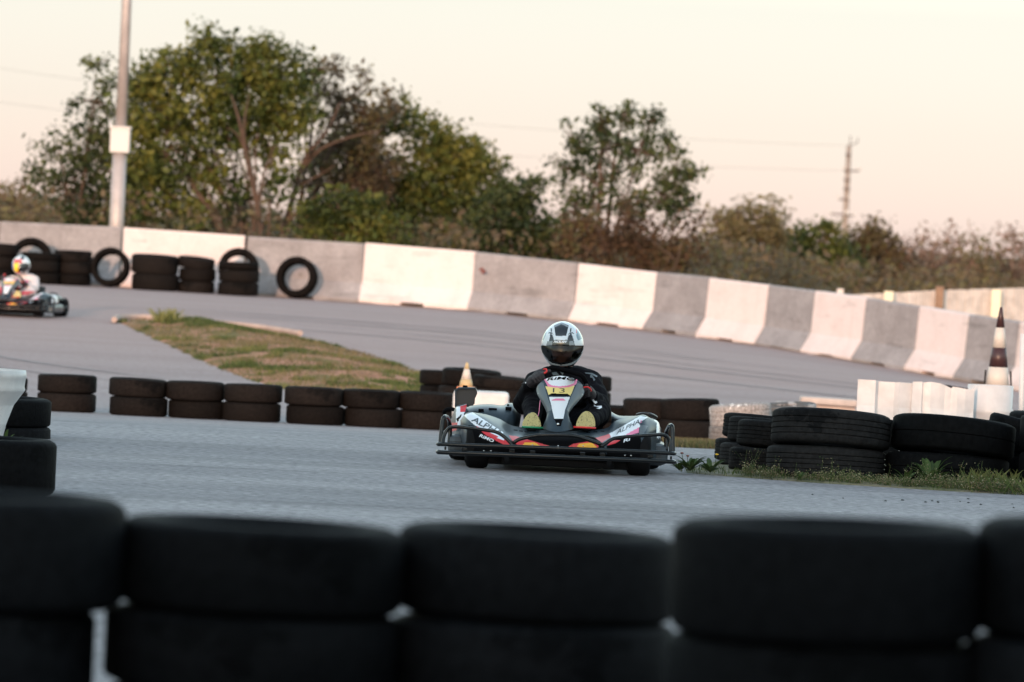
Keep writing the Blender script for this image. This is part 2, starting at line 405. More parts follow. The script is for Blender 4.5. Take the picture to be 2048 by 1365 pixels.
M_['lf_haze'] = leaf_mat('pale_olive_leaves', (.09, .08, .04), (.15, .125, .06), (.20, .17, .08))
M_['lf_scrub'] = leaf_mat('mixed_scrub_leaves', (.075, .055, .035), (.14, .10, .06), (.14, .125, .05))
M_['lf_pink'] = leaf_mat('pinkish_dry_leaves', (.13, .08, .06), (.21, .135, .10), (.17, .14, .07))
M_['bark'] = mat('reddish_bark', (.11, .068, .048), .9, 0, 8, .4)
M_['twig'] = mat('bare_brown_twigs', (.30, .19, .15), .9, 0, 3, .3)
M_['blade'] = leaf_mat('grass_blades', (.05, .08, .02), (.10, .13, .04), (.20, .19, .07))
M_['blade_dry'] = leaf_mat('dry_grass_blades', (.12, .10, .05), (.22, .17, .09), (.12, .13, .05))
M_['weed'] = leaf_mat('weed_leaves', (.035, .06, .018), (.06, .10, .025), (.11, .15, .045))
M_['petal'] = mat('pale_petals', (.42, .40, .26), .8)
M_['dandy'] = mat('yellow_petals', (.75, .45, .03), .7)

# ------------------------------------------------------------------ ground and track
# barrier line in the photograph -> world (tops of the joints)
BX = [-235, 0, 245, 494, 733, 956, 1162, 1322, 1427, 1545, 1640, 1742, 1848, 1948, 2050, 2150]
BY = [432, 443, 455, 472, 487, 505, 527, 546, 556, 570, 582, 596, 613, 630, 645, 660]
BH = [118, 118, 118, 118, 119, 118, 118, 118, 120, 124, 128, 129, 130, 132, 134, 136]
BL = [2.0] * 6 + [1.6] * 9
BP = []; Y = 97.5
for i, x in enumerate(BX):
    if i > 3:
        dx = at(x, BY[i], Y).x - BP[-1][0].x; Y -= math.sqrt(max(0, BL[i - 1] ** 2 - dx * dx))
    q = at(x, BY[i], Y); BP.append((q, BH[i] * Y / FPX))
bxs = [p[0].x for p in BP]; bys = [p[0].y for p in BP]
def ybar(x):
    if x <= bxs[0]: return bys[0]
    if x >= bxs[-1]: return max(bys[-1] - (x - bxs[-1]) * 1.9, 58)
    return float(np.interp(x, bxs, bys))
def sheet(name, xs, ysf, ny, off, m):
    V = []; Fc = []
    for i, x in enumerate(xs):
        for y in ysf(x): V.append((x, y, zg(x, y) + off))
    for i in range(len(xs) - 1):
        for j in range(ny - 1):
            a = i * ny + j; Fc.append((a, a + ny, a + ny + 1, a + 1))
    o = arr_obj(name, V, Fc, m, smooth=True); tag(o, kind='structure'); return o
gy = list(np.arange(-60, 140, 2.0)) + [150, 170, 200, 260, 400, 800, 1800, 4000]
gx = [-2500, -900, -300, -120, -60, -40] + list(np.arange(-30, 31, 1.5)) + [40, 60, 120, 300, 900, 2500]
sheet('ground', gx, lambda x: gy, len(gy), -.03, M_['grass_ground'])
tx = list(np.arange(-26, 18.1, .75))
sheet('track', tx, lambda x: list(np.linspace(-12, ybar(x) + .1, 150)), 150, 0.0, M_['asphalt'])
# strip of dirt at the foot of the barrier
V = []; Fc = []
for i in range(0, 120):
    t = i / 119 * (bxs[-1] - bxs[0]) + bxs[0]; y = ybar(t)
    i2 = min(max(np.searchsorted(bxs, t), 1), len(bxs) - 1)
    tan = Vector((bxs[i2] - bxs[i2-1], bys[i2] - bys[i2-1], 0)).normalized(); nrm = Vector((tan.y, -tan.x, 0))
    for s, zz in ((.05, .035), (.42 + .10 * math.sin(i * 1.7) + .06 * math.sin(i * .63), .006)):
        q = Vector((t, y, 0)) + nrm * s; V.append((q.x, q.y, zg(q.x, q.y) + zz))
    if i: a = 2 * i; Fc.append((a - 2, a, a + 1, a - 1))
tag(arr_obj('dirt_strip', V, Fc, M_['dirt']), kind='structure')

def patch(name, outline, m, hfun, kind='structure', res=.25, edge=.0):
    """a low mound of ground inside an outline of world points: height grows inwards"""
    P = [(p.x, p.y) for p in outline]
    x0, x1 = min(p[0] for p in P), max(p[0] for p in P); y0, y1 = min(p[1] for p in P), max(p[1] for p in P)
    ny = max(24, int((y1 - y0) / res)); nx = max(24, int((x1 - x0) / res)); bm = bmesh.new()
    # outline clipped strips in y: for every row the span of x inside
    rows = []
    for j in range(ny + 1):
        y = y0 + (y1 - y0) * (j + .001) / (ny + .002); xs_ = []
        for a in range(len(P)):
            (xa, ya), (xb, yb) = P[a], P[(a + 1) % len(P)]
            if (ya > y) != (yb > y): xs_.append(xa + (xb - xa) * (y - ya) / (yb - ya))
        xs_.sort()
        if len(xs_) >= 2: rows.append((y, xs_[0], xs_[-1]))
    grid = []
    for (y, a, b) in rows:
        line = []
        for i in range(nx + 1):
            x = a + (b - a) * i / nx
            d = min(x - a, b - x, (y - y0) * 1.0 + .02, (y1 - y) * 1.0 + .02)
            line.append(bm.verts.new((x, y, zg(x, y) + (.006 + hfun(x, y, max(d, 0)) if 0 < i < nx and 0 < len(grid) < len(rows) - 1 else -.02))))
        grid.append(line)
    for j in range(len(grid) - 1):
        for i in range(nx): bm.faces.new((grid[j][i], grid[j][i+1], grid[j+1][i+1], grid[j+1][i]))
    o = obj(name, bm, m, smooth=True); tag(o, kind=kind); return o, P
def nz(x, y, s): return mnoise.noise(Vector((x * s, y * s, 0.3)))
ISL_PX = [(230, 645), (270, 645), (330, 648), (420, 656), (520, 666), (600, 678), (700, 701), (780, 725), (860, 752), (895, 770), (900, 790), (800, 800), (640, 796), (545, 775), (480, 756), (420, 733), (350, 700), (290, 672)]
ISL = [ground_at(*p) for p in ISL_PX]
def isl_h(x, y, d): return .05 * min(d / .9, 1) * (1 + .8 * nz(x, y, 1.3)) + .08 * min(d / 2.2, 1) * (1 + 1.2 * nz(x + 5, y, .7)) + .012 * min(d / .3, 1) * nz(x, y, 4)
M_['island'] = mat('island_soil', (.40, .21, .14), .95, 0, 1.3, 0, (.16, .14, .06), .6, 14, fine=(9, .3), stops=(.40, .55), spec=.05)
island, ISLP = patch('grass_island', ISL, M_['island'], isl_h)
# pale kerb along the far edge of the island
bm = bmesh.new(); kp = [ground_at(*p) for p in [(228, 648), (238, 643), (275, 642), (330, 645), (420, 653), (520, 663), (600, 675)]]
kp = spline(kp, 6)
for i in range(len(kp)): kp[i] = Vector((kp[i].x, kp[i].y, zg(kp[i].x, kp[i].y) + .05))
add_tube(bm, kp, .04, 6, flat=1)
tag(obj('kerb', bm, mat('pinkish_kerb_concrete', (.50, .38, .33), .9, 0, 4, .2)), kind='structure')
# verge on the right by the near tyres
VG_PX = [(1345, 945), (1400, 951), (1500, 958), (1600, 966), (1700, 972), (1800, 978), (1900, 984), (2000, 990), (2100, 995)]
vg = [ground_at(*p) for p in VG_PX]
VG = vg + [Vector((vg[-1].x + .3, 40, 0)), Vector((vg[3].x, 40, 0)), Vector((vg[0].x + .25, 37.5, 0))]
verge, VGP = patch('verge', VG, M_['verge'], lambda x, y, d: .012 * min(d / .3, 1) + .008 * nz(x, y, 5), res=.12)

# rubber laid down on the asphalt by sliding karts
V = []; Fc = []
for (p, q_, bend, wd) in [((-6.2, 83), (4.2, 78.5), .8, .10), ((-5.8, 84.2), (3.0, 80.6), .7, .09), ((-3.5, 79.5), (5.6, 70.5), .9, .10), ((-3.0, 80.8), (6.0, 72.2), .9, .08), ((-1.0, 74.5), (5.0, 67.0), .5, .09), ((-7.5, 70), (-4.0, 62.5), -.6, .10), ((-6.9, 71), (-3.6, 63.8), -.6, .09),
                          ]:
    a = Vector((*p, 0)); b = Vector((*q_, 0)); d = (b - a); n_ = Vector((-d.y, d.x, 0)).normalized(); i0 = len(V); m_ = 40
    for i in range(m_ + 1):
        t_ = i / m_; c_ = a.lerp(b, t_) + n_ * bend * 4 * t_ * (1 - t_); ww = wd * math.sin(math.pi * min(max(t_, .02), .98)) ** .6 * (.7 + .5 * nz(c_.x, c_.y, 2))
        for s_ in (-1, 1): e_ = c_ + n_ * ww * s_; V.append((e_.x, e_.y, zg(e_.x, e_.y) + .005))
        if i: k_ = i0 + 2 * i; Fc.append((k_ - 2, k_ - 1, k_ + 1, k_))
M_['skid'] = mat('rubbered_asphalt', (.27, .24, .24), .8, 0, 14, 0, (.215, .19, .195), .5, 140, spec=.3)
tag(arr_obj('skid_marks', V, Fc, M_['skid']), kind='structure')

# ------------------------------------------------------------------ concrete barriers
def barrier_bm(P0, h0, P1, h1, gap=.012):
    bm = bmesh.new()
    a = Vector((P0.x, P0.y, 0)); b = Vector((P1.x, P1.y, 0)); d = (b - a); L = d.length; t = d / L; n = Vector((t.y, -t.x, 0))
    prof = [(.30, 0), (.30, .07), (.13, .34), (.085, .97), (.07, 1.0), (-.07, 1.0), (-.085, .97), (-.13, .34), (-.30, .07), (-.30, 0)]
    def section(s, cut):
        f = s / L; z1 = P0.z + (P1.z - P0.z) * f; h = h0 + (h1 - h0) * f; out = []
        for (o, k) in prof:
            zz = z1 - h + h * k
            if k == 0 and cut: zz += .055
            out.append(bm.verts.new(a + t * s + n * o + Vector((0, 0, zz))))
        return out
    cuts = [gap, gap + .02, L * .5 - .21, L * .5 - .209, L * .5 + .209, L * .5 + .21, L - gap - .02, L - gap]
    S = [section(s, 3 <= i <= 4) for i, s in enumerate(cuts)]
    for i in range(len(S) - 1):
        A, B = S[i], S[i + 1]
        for k in range(len(prof)):
            k2 = (k + 1) % len(prof)
            try: bm.faces.new((A[k], A[k2], B[k2], B[k]))
            except ValueError: pass
    bm.faces.new(S[0][::-1]); bm.faces.new(S[-1]); bmesh.ops.recalc_face_normals(bm, faces=bm.faces)
    return bm
BWORD = ['far left edge of the row, cut off by the frame', 'behind the coloured helmet driver and the leaning tyre ring', 'behind the tilted tyre stacks, left of the dark gap',
         'behind the single tyre standing on its tread', 'just right of the single standing tyre', 'with the small rusty hook at its left end', 'straight above the black and white helmet, to its right',
         'first narrow grey one right of the helmet', 'second white one right of the helmet', 'second narrow grey one right of the helmet', 'third white one right of the helmet', 'third narrow grey one right of the helmet',
         'last full white one before the striped cone', 'behind the striped cone', 'cut off by the right edge of the frame']
for i in range(len(BP) - 1):
    white = (i % 2 == 0); (p0, h0), (p1, h1) = BP[i], BP[i + 1]
    jy, jz = random.uniform(-.022, .022), random.uniform(-.010, .010)
    bm = barrier_bm(p0 + Vector((0, jy, jz)), h0, p1 + Vector((0, jy + random.uniform(-.015, .015), jz)), h1, .03 if i in (2, 3) else (.014 if i < 7 else .006))
    o = obj('concrete_barrier', bm, M_['conc_white'] if white else M_['conc_grey'])
    tag(o, ('white painted' if white else 'bare grey') + ' concrete block ' + BWORD[i], 'barrier', 'concrete barrier blocks along the track')
bm = bmesh.new(); q = at(960, 540, 96.1)
add_tube(bm, [q, q + Vector((.04, -.06, .02)), q + Vector((.08, -.06, -.03)), q + Vector((.03, -.03, -.05))], .022, 6)
tag(obj('iron_hook', bm, M_['rust']), 'small rusty iron hook sticking out of the joint between two barrier blocks', 'hook')

# ------------------------------------------------------------------ tyres
def tyre_mesh(name, Ro, w, m, grooves=3, seg=56, hole=.62):
    """a tyre lying flat, axis Z, centred"""
    prof = []; h = w / 2; Ri = Ro * hole; tw = w * .385
    outer = [(Ro * .97, -tw - w * .06), (Ro, -tw)]
    if grooves:
        gw = w * .014; gd = .006
        for g in range(grooves):
            z = -tw + (g + 1) * 2 * tw / (grooves + 1)
            outer += [(Ro, z - gw * 2), (Ro, z - gw * 1.2), (Ro - gd * .7, z - gw), (Ro - gd, z - gw * .6), (Ro - gd, z + gw * .6), (Ro - gd * .7, z + gw), (Ro, z + gw * 1.2), (Ro, z + gw * 2)]
    outer += [(Ro, tw), (Ro * .97, tw + w * .06)]
    side = [(Ro * .90, h * .985), (Ro * .80, h), (Ro * .72, h * .93), (Ri * 1.04, h * .80), (Ri, h * .72)]
    inner = [(Ri * 1.01, h * .62), (Ro * .76, h * .80), (Ro * .90, h * .62), (Ro * .93, 0)]
    up = outer + side + inner; full = up[:]
    lo_in = [(r, -z) for (r, z) in inner[:-1]][::-1]; lo_side = [(r, -z) for (r, z) in side][::-1]
    full += lo_in + lo_side
    bm = bmesh.new(); add_lathe(bm, full, seg)
    bmesh.ops.recalc_face_normals(bm, faces=bm.faces)
    me = bpy.data.meshes.new(name); bm.to_mesh(me); bm.free(); me.materials.append(m)
    me.polygons.foreach_set('use_smooth', [True] * len(me.polygons))
    return me
TM = {}
def tyre(x, y, z, Ro, w, label, group, kind='dusty', tilt=(0, 0, 0), hole=.62, grooves=3):
    """z = centre height"""
    key = (kind, round(w / Ro, 2), hole, grooves)
    if key not in TM: TM[key] = tyre_mesh('tyre', 1.0 * .31, .31 * w / Ro, {'dusty': M_['rub_dusty'], 'near': M_['rub_near'], 'soft': M_['rub_soft'], 'white': M_['rub_white'], 'grey': M_['rub_grey']}[kind], grooves, hole=hole)
    o = bpy.data.objects.new('tyre', TM[key]); COL.objects.link(o)
    s = Ro / .31; o.scale = (s, s, s); o.location = (x, y, z)
    if len(tilt) == 2: o.rotation_mode = 'ZYX'
    o.rotation_euler = (tilt[0], tilt[1], tilt[2] if len(tilt) > 2 else random.uniform(0, 6.28))
    tag(o, label, 'tyre', group); return o
LEV = {1: [''], 2: ['lower ', 'upper '], 3: ['bottom ', 'middle ', 'top '], 4: ['lowest ', 'second lowest ', 'second highest ', 'top ']}
def stack(px, Y, Ro, ws, label, group, kind='dusty', offs=None, tilts=None, z0=None, topz=None, grooves=None):
    if grooves is None: grooves = {'soft': 0, 'dusty': 0}.get(kind, 3)
    """a stack centred on pixel column px at depth Y; ws = thicknesses from the bottom up"""
    q = at(px, 800, Y); x = q.x
    for _ in range(3):
        zz = zg(x, Y) + sum(ws) / 2 if topz is None else topz - ws[-1] / 2
        p = pix(Vector((x, Y, zz))); x += (px - p[0]) * Y / FPX
    z = zg(x, Y) if z0 is None else z0
    if topz is not None: z = topz - sum(ws)
    for i, wd in enumerate(ws):
        ox = offs[i] if offs else random.uniform(-.02, .02); tl = tilts[i] if tilts else (random.uniform(-.02, .02), random.uniform(-.02, .02))
        tyre(x + ox, Y + random.uniform(-.02, .02), z + wd / 2, Ro * (1.03 if len(ws) == 4 and i < 3 else 1), wd * .995, LEV[len(ws)][i] + label, group, kind, tl, grooves=grooves)
        z += wd
# foreground, out of focus (four high; only the upper two show)
G = 'blurred black tyres across the foreground'
stack(-50, 13.0, .32, [.19, .19, .19, .245], 'big blurred tyre of the leftmost foreground stack', G, 'soft', offs=[-.05, -.05, -.055, 0.012], topz=.777, tilts=[(0, 0)] * 4)
stack(520, 13.1, .318, [.19, .19, .17, .195], 'big blurred tyre of the second foreground stack from the left', G, 'soft', offs=[0, 0, -.012, 0], topz=.737, tilts=[(0, 0), (0, 0), (0, 0), (0, 0.012)])
stack(1072, 13.25, .312, [.19, .19, .17, .20], 'big blurred tyre of the middle foreground stack', G, 'soft', offs=[0, 0, -.004, 0], topz=.742, tilts=[(0, 0), (0, 0), (0, -.01), (0, 0.01)])
stack(1652, 12.0, .316, [.21, .21, .21, .235], 'big blurred tyre of the second foreground stack from the right', G, 'soft', offs=[0, 0, .005, 0], topz=.848, tilts=[(0, 0), (0, 0), (0, 0), (0, -.02)])
stack(2262, 12.0, .314, [.21, .21, .21, .24], 'big blurred tyre of the rightmost foreground stack', G, 'soft', offs=[0, 0, -.012, 0], topz=.874, tilts=[(0, 0)] * 4)
# near tyres at the left edge
G = 'black tyres at the left edge'
stack(-20, 29.0, .335, [.275], 'large tyre lying alone at the left edge below the white tub', G, 'soft', tilts=[(0, 0, 0)])
stack(4, 36.2, .305, [.19, .175], 'tyre of the small stack behind the white tub', G, 'soft', offs=[0, -.005], topz=at(70, 797, 36.2).z)
# middle row
G = 'row of black tyres across the middle'
ML = [(-2, 53.8, 'first'), (133, 53.6, 'second'), (275, 53.2, 'third'), (391, 53.2, 'fourth'), (507, 53.1, 'fifth'), (626, 53.0, 'sixth'), (741, 53.1, 'seventh'), (857, 53.2, 'eighth')]
for i, (px, Yy, wd) in enumerate(ML):
    k = 1.0
    hh = [.172, .165]
    if i == 0: hh = [.165, .13]
    if i == 3: hh = [.165, .17]
    stack(px, Yy, .262 if i != 1 else .268, hh, 'tyre of the %s stack from the left in the middle row' % wd, G, 'dusty', offs=[random.uniform(-.02, .03), random.uniform(-.015, .015)],
          tilts=[(0, 0), (random.uniform(-.01, .01), random.uniform(-.01, .03))])
stack(1232, 53.4, .262, [.15, .14], 'tyre of the low stack just right of the black suited driver', G)
stack(1300, 53.2, .262, [.19, .18], 'tyre of the middle row stack right of the driver, left of the overlapping one', G)
stack(1380, 53.0, .268, [.20, .19], 'tyre of the rightmost dark stack in the middle row, beside the white painted tyres', G, tilts=[(0, 0), (0, -.05)])
stack(1436, 54.6, .12, [.32], 'small dark tyre edge peeping out behind the rightmost dark stack', G)
stack(1128, 53.3, .262, [.175, .17], 'tyre of the middle row stack hidden behind the black suited driver', G)
G = 'black tyres behind the middle row'
stack(895, 60.6, .29, [.17, .17, .15], 'tyre of the left stack behind the yellow cone', G, offs=[0, .01, .0], topz=at(895, 742, 60.6).z)
stack(940, 60.0, .30, [.18, .18, .17], 'tyre of the stack right behind the yellow cone', G, tilts=[(0, 0), (0, 0), (.03, .03)], topz=at(940, 739, 60).z)
stack(1010, 59.6, .31, [.17, .18, .12], 'tyre of the stack right of the yellow cone', G, tilts=[(0, 0), (0, .03), (.02, .05)], topz=at(1010, 754, 59.6).z)
stack(1172, 57.0, .25, [.17, .17, .15], 'tyre of the stack peeping out behind the driver\'s elbow', G)
# white painted and grey tyres on the right
G = 'painted tyres right of the middle row'
stack(1482, 50.4, .265, [.20, .19], 'white painted tyre beside the dark middle row stack', G, 'white', tilts=[(0, 0), (0, -.10)], topz=at(1482, 808, 50.4).z)
stack(1572, 51.4, .27, [.19, .16], 'grey scuffed tyre behind the near black stacks', G, 'grey', tilts=[(0, 0), (.05, -.10)], topz=at(1572, 808, 51.4).z)
# near right stacks
G = 'near black tyres on the right verge'
stack(1660, 35.5, .358, [.195, .215], 'treaded tyre of the big near stack among the small white flowers', G, 'near', offs=[-.02, 0], tilts=[(-.06, 0.01), (-.10, .03)], grooves=4)
stack(1905, 35.5, .372, [.185, .215], 'smooth worn tyre of the right big near stack', G, 'soft', offs=[-.03, 0], tilts=[(-.06, .03), (-.10, .06)], grooves=1)
stack(2155, 35.3, .36, [.24, .22], 'tyre of the near stack cut off by the right edge', G, 'soft')
for k, (px, Yy, dsc) in enumerate([(1558, 36.2, 'nearest'), (1538, 36.9, 'middle'), (1526, 37.7, 'farthest')]):
    stack(px, Yy, .26, [.145, .165 - .004 * k], 'tyre of the %s small stack left of the big near stack' % dsc, G, 'near', tilts=[(-.05, .03), (-.06, .06)], offs=[-.045, 0], grooves=4)
G = 'black tyres between the near stacks and the white sheet'
stack(1772, 39.5, .10, [.20, .17], 'small tyre peeping through between the two big near stacks', G, 'soft', topz=at(1772, 840, 39.5).z)
stack(1985, 39.5, .30, [.2, .26], 'tyre standing tilted behind the right big near stack', G, 'soft', tilts=[(0, 0), (-.02, .10)], topz=at(1985, 846, 39.5).z)
stack(2112, 39.2, .31, [.22, .22], 'tyre behind the near stack at the right edge', G, 'soft', topz=at(2100, 826, 39.2).z)
stack(2040, 36.0, .20, [.2, .21], 'small tyre wedged behind the right big near stack', G, 'soft', tilts=[(0, 0), (0, .2)])
G = 'black tyres behind the white sheet'
stack(1838, 49.0, .26, [.25, .25, .25], 'tyre of the left stack behind the torn white sheet', G, 'near', topz=.30)
stack(1890, 47.2, .27, [.24, .24, .23], 'tyre of the right stack behind the torn white sheet', G, 'near', topz=.33, tilts=[(0, 0), (0, 0), (.03, .06)])
# tyres along the far barrier
G = 'dark tyres in front of the far barrier'
stack(-4, 96.3, .30, [.21, .21, .2], 'tyre of the stack at the left edge by the far barrier', G)
stack(82, 96.0, .31, [.19, .19, .13], 'tyre of the stack behind the driver in white', G)
stack(147, 96.3, .31, [.19, .2, .18], 'tyre of the tidy stack right of the driver in white', G)
stack(309, 96.2, .385, [.27, .31], 'large tilted tyre of the stack in front of the white block', G, offs=[.02, 0], tilts=[(0, 0), (.04, .02)])
stack(394, 96.3, .30, [.19, .21, .18], 'tyre of the narrow stack in front of the white block', G, tilts=[(0, 0), (0, 0), (.06, .08)])
stack(476, 96.0, .33, [.22, .2, .13], 'tyre of the stack at the dark gap between two blocks', G)
def ring(px, py, Y, Ro, w, label, tilt, hole=.66):
    q = at(px, py, Y); tyre(q.x, q.y, q.z, Ro, w, label, G, 'dusty', tilt, hole=hole)
ring(62, 519, 96.6, .35, .22, 'big tyre standing on edge behind the driver in white', (R(80), 0, R(8)))
ring(221, 535, 96.2, .32, .19, 'tyre standing on edge just left of the white block, wall seen through its hole', (R(77), 0, R(-12)), .70)
ring(477, 538, 96.6, .335, .20, 'tyre standing on edge behind the stack at the dark gap', (R(80), 0, R(4)))
ring(594, 555.5, 96.8, .34, .2, 'single tyre standing on its tread against the grey block', (R(80), 0, R(-14)))
bm = bmesh.new(); q = ground_at(612, 598)
add_box(bm, (q.x, q.y, zg(q.x, q.y) + .03), (.30, .3, .05), bevel=.01)  # dark plate added for the standing tyre's shadow on the ground
tag(obj('tyre_shadow_plate', bm, M_['rub_dusty']), 'flat dark plate made as the wedge on the ground under the single standing tyre', 'shadow')

# ------------------------------------------------------------------ yellow cone, white blocks, sheets, striped cone
def revolve(name, prof, loc, m, parent=None, seg=28, closed=False):
    bm = bmesh.new(); add_lathe(bm, prof, seg, c=loc, closed=closed); bmesh.ops.recalc_face_normals(bm, faces=bm.faces)
    return obj(name, bm, m, parent, smooth=True)
def cone_point(r0, r1, h, z): return r0 + (r1 - r0) * z / h
q = at(970, 783, 52.3); zb = zg(q.x, 52.3)
bm = bmesh.new(); wdt = 112 * 52.3 / FPX; hgt = q.z - zb
add_box(bm, (at(962, 800, 52.3).x, 52.3, zb + hgt / 2), (wdt, .34, hgt), bevel=.035)
for sx in (-.12, .12): add_box(bm, (at(962, 800, 52.3).x + sx, 52.3 - .165, zb + hgt * .35), (.04, .025, hgt * .5), bevel=.008)
tag(obj('plastic_block', bm, M_['white_plastic'], smooth=False), 'white plastic barrier block behind the kart\'s fuel tank, cone on top', 'barrier block')
loc = Vector((at(932, 775, 52.3).x, 52.3, q.z)); cr_ = empty('traffic_cone', loc)
tag(cr_, 'yellow and white traffic cone standing on the white block behind the fuel tank', 'cone')
bm = bmesh.new(); add_box(bm, loc + Vector((0, 0, .016)), (.16, .16, .03), bevel=.006); obj('base', bm, M_['cone_o'], cr_)
hc = .245
for nm, z0, z1, m in (('body', .03, .10, 'cone_y'), ('reflective_band', .10, .19, 'cone_w'), ('tip', .19, hc, 'cone_y')):
    r0, r1 = cone_point(.070, .011, hc, z0), cone_point(.070, .011, hc, z1)
    revolve(nm, [(r0, z0), (r1, z1)] + ([(r1 * .3, z1 + .004)] if nm == 'tip' else []), loc, M_[m], cr_)
# striped cone on the right, standing behind the sheet
Yc = 50.0; base = at(1992, 830, Yc); loc = Vector((base.x, Yc, zg(base.x, Yc)))
sc_ = empty('striped_cone', loc); tag(sc_, 'tall pointed cone with black and white bands behind the white sheet on the right', 'cone')
apz = at(2000, 615, Yc).z - loc.z; LZ = [0, .10, .385, .545, .735, apz]
def zat(py): return at(2005, py, Yc).z - loc.z
LZ = [.03, zat(772) - .02, zat(735), zat(696), zat(656), apz]
MM = ['black_cloth', 'cone_w', 'black_cloth', 'cone_w', 'black_cloth']; NMS = ['lower_black_band', 'lower_white_band', 'middle_black_band', 'upper_white_band', 'black_tip']
for i in range(5):
    r0 = .012 + .16 * (1 - LZ[i] / apz) ** .9; r1 = .012 + .16 * (1 - LZ[i + 1] / apz) ** .9
    revolve('band' if i < 4 else 'tip', [(r0, LZ[i]), (r1, LZ[i + 1])] + ([(.002, apz + .004)] if i == 4 else []), loc, M_[MM[i]], sc_)
bm = bmesh.new(); add_box(bm, loc + Vector((0, 0, .014)), (.44, .44, .028), bevel=.006); obj('base', bm, M_['black_cloth'], sc_)
for sx in (-.115, .14):
    bm = bmesh.new(); a_ = loc + Vector((sx * 1.1, -.02, .02)); add_tube(bm, [a_, loc + Vector((sx * (.75 if sx > 0 else .93), -.02, zat(742)))], .008, 6); obj('stay', bm, M_['bar'], sc_)

def wavy_sheet(name, top_px, Y0, zbots, m, label, cat, thick=.012, dY=None):
    """a standing sheet: list of (px, py_top, depth offset)"""
    bm = bmesh.new(); F1 = []
    for (px, py, dy) in top_px:
        dy *= .28; p = at(px, py, Y0 + dy); zb = zg(p.x, p.y) + zbots
        col = []
        for k in range(7):
            f = k / 6; z = p.z + (zb - p.z) * f
            off = .006 * math.sin(px * .09 + f * 5)
            if .36 < f < .52: off -= .018
            col.append(bm.verts.new((p.x, p.y + off, z)))
        F1.append(col)
    for i in range(len(F1) - 1):
        for k in range(6): bm.faces.new((F1[i][k], F1[i+1][k], F1[i+1][k+1], F1[i][k+1]))
    o = obj(name, bm, m, smooth=False); o = baked(o, [('SOLIDIFY', {'thickness': thick})])
    tag(o, label, cat); return o
wavy_sheet('plastic_sheet', [(1716, 759, -.15), (1750, 761, -.2), (1756, 763, .03), (1790, 765, .06), (1800, 765, -.06), (1826, 767, .02), (1828, 764, -.10), (1846, 764, -.16)], 44.2, 0.0, M_['white_plastic'],
           'white folded plastic sheet standing left of the torn one, behind the near tyres', 'plastic sheet')
wavy_sheet('plastic_sheet', [(1843, 766, -.05), (1862, 764, -.08), (1880, 767, -.08), (1890, 771, -.06), (1903, 777, -.06), (1906, 774, -.06), (1915, 775, -.05), (1930, 778, -.02), (1940, 779, .03), (1948, 773, .06)], 44.2, 0.0, M_['white_plastic'],
           'white torn plastic sheet between the folded sheet and the round drum', 'plastic sheet')
q0, q1 = at(1942, 771, 44.2), at(2034, 773, 44.2); cxx = (q0.x + q1.x) / 2; rr = (q1.x - q0.x) / 2; zt = q0.z; zb = zg(cxx, 44.4)
dr = empty('plastic_drum', Vector((cxx, 44.5, zb))); tag(dr, 'white round plastic drum with a ridge in front of the striped cone', 'drum')
hD = zt - zb
revolve('shell', [(rr * .96, 0), (rr, .02), (rr * .985, hD * .62), (rr * 1.03, hD * .64), (rr * 1.03, hD * .69), (rr * .985, hD * .71), (rr, hD), (rr * .95, hD + .002), (rr * .93, hD - .03), (rr * .9, .02)], Vector((cxx, 44.5, zb)), M_['white_plastic'], dr, 40, closed=True)
bm = bmesh.new(); add_box(bm, (q0.x - .02, 44.5 - rr * .6, zt - .05), (.03, .03, .05), bevel=.006); obj('clip', bm, M_['tank'], dr)
# white tapering tub at the left edge
lx = at(52, 745, 34.2).x; bx_ = at(2, 866, 34.2).x; ztub = at(25, 741, 34.2).z; zb = zg(lx, 34.2); rt = .34; cxx = lx - rt
tb = empty('plastic_tub', Vector((cxx, 34.2, zb))); tag(tb, 'white tapering plastic tub cut off by the left edge of the photo', 'tub')
rb_ = bx_ - cxx; hT = ztub - zb
prof = [(rb_ * .97, 0), (rb_, .02), (rb_ + (rt - rb_) * .35, hT * .5), (rt * .985, hT * .74), (rt * 1.0, hT * .76), (rt * .985, hT * .80), (rt, hT * .90), (rt * 1.015, hT * .92), (rt, hT), (rt * .96, hT), (rt * .93, hT * .8), (rb_ * .93, .03)]
revolve('shell', prof, Vector((cxx, 34.2, zb)), M_['white_plastic'], tb, 48, closed=True)
bm = bmesh.new(); add_box(bm, (lx - .16, 34.2 - rt * .86, ztub + .012), (.05, .05, .05), bevel=.012); obj('latch', bm, M_['tank'], tb)
# low pale slab beyond, white post at the right edge
bm = bmesh.new(); q = at(1657, 796, 58.0); zs = q.z; z0_ = zg(q.x, 58)
add_box(bm, (q.x, 58, zs - .035), (.56, .35, .07), rot=Matrix.Rotation(.02, 3, 'Y'), bevel=.02); add_box(bm, (q.x - .12, 58.05, (zs - .06 + z0_) / 2), (.78, .3, zs - .06 - z0_), bevel=.02)
tag(obj('kerb_slab', bm, mat('pale_painted_slab', (.55, .47, .43), .8, 0, 5, .25)), 'pale flat slabs lying on the track left of the white folded sheet', 'slab')
bm = bmesh.new(); q = at(2043, 860, 43.6); zt = at(2047, 668, 43.6).z
add_tube(bm, [Vector((q.x, 43.6, zg(q.x, 43.6))), Vector((at(2047, 668, 43.6).x, 43.6, zt))], .022, 12)
tag(obj('marker_post', bm, M_['white_plastic'], smooth=True), 'slim white post at the right edge beside the white drum', 'post')

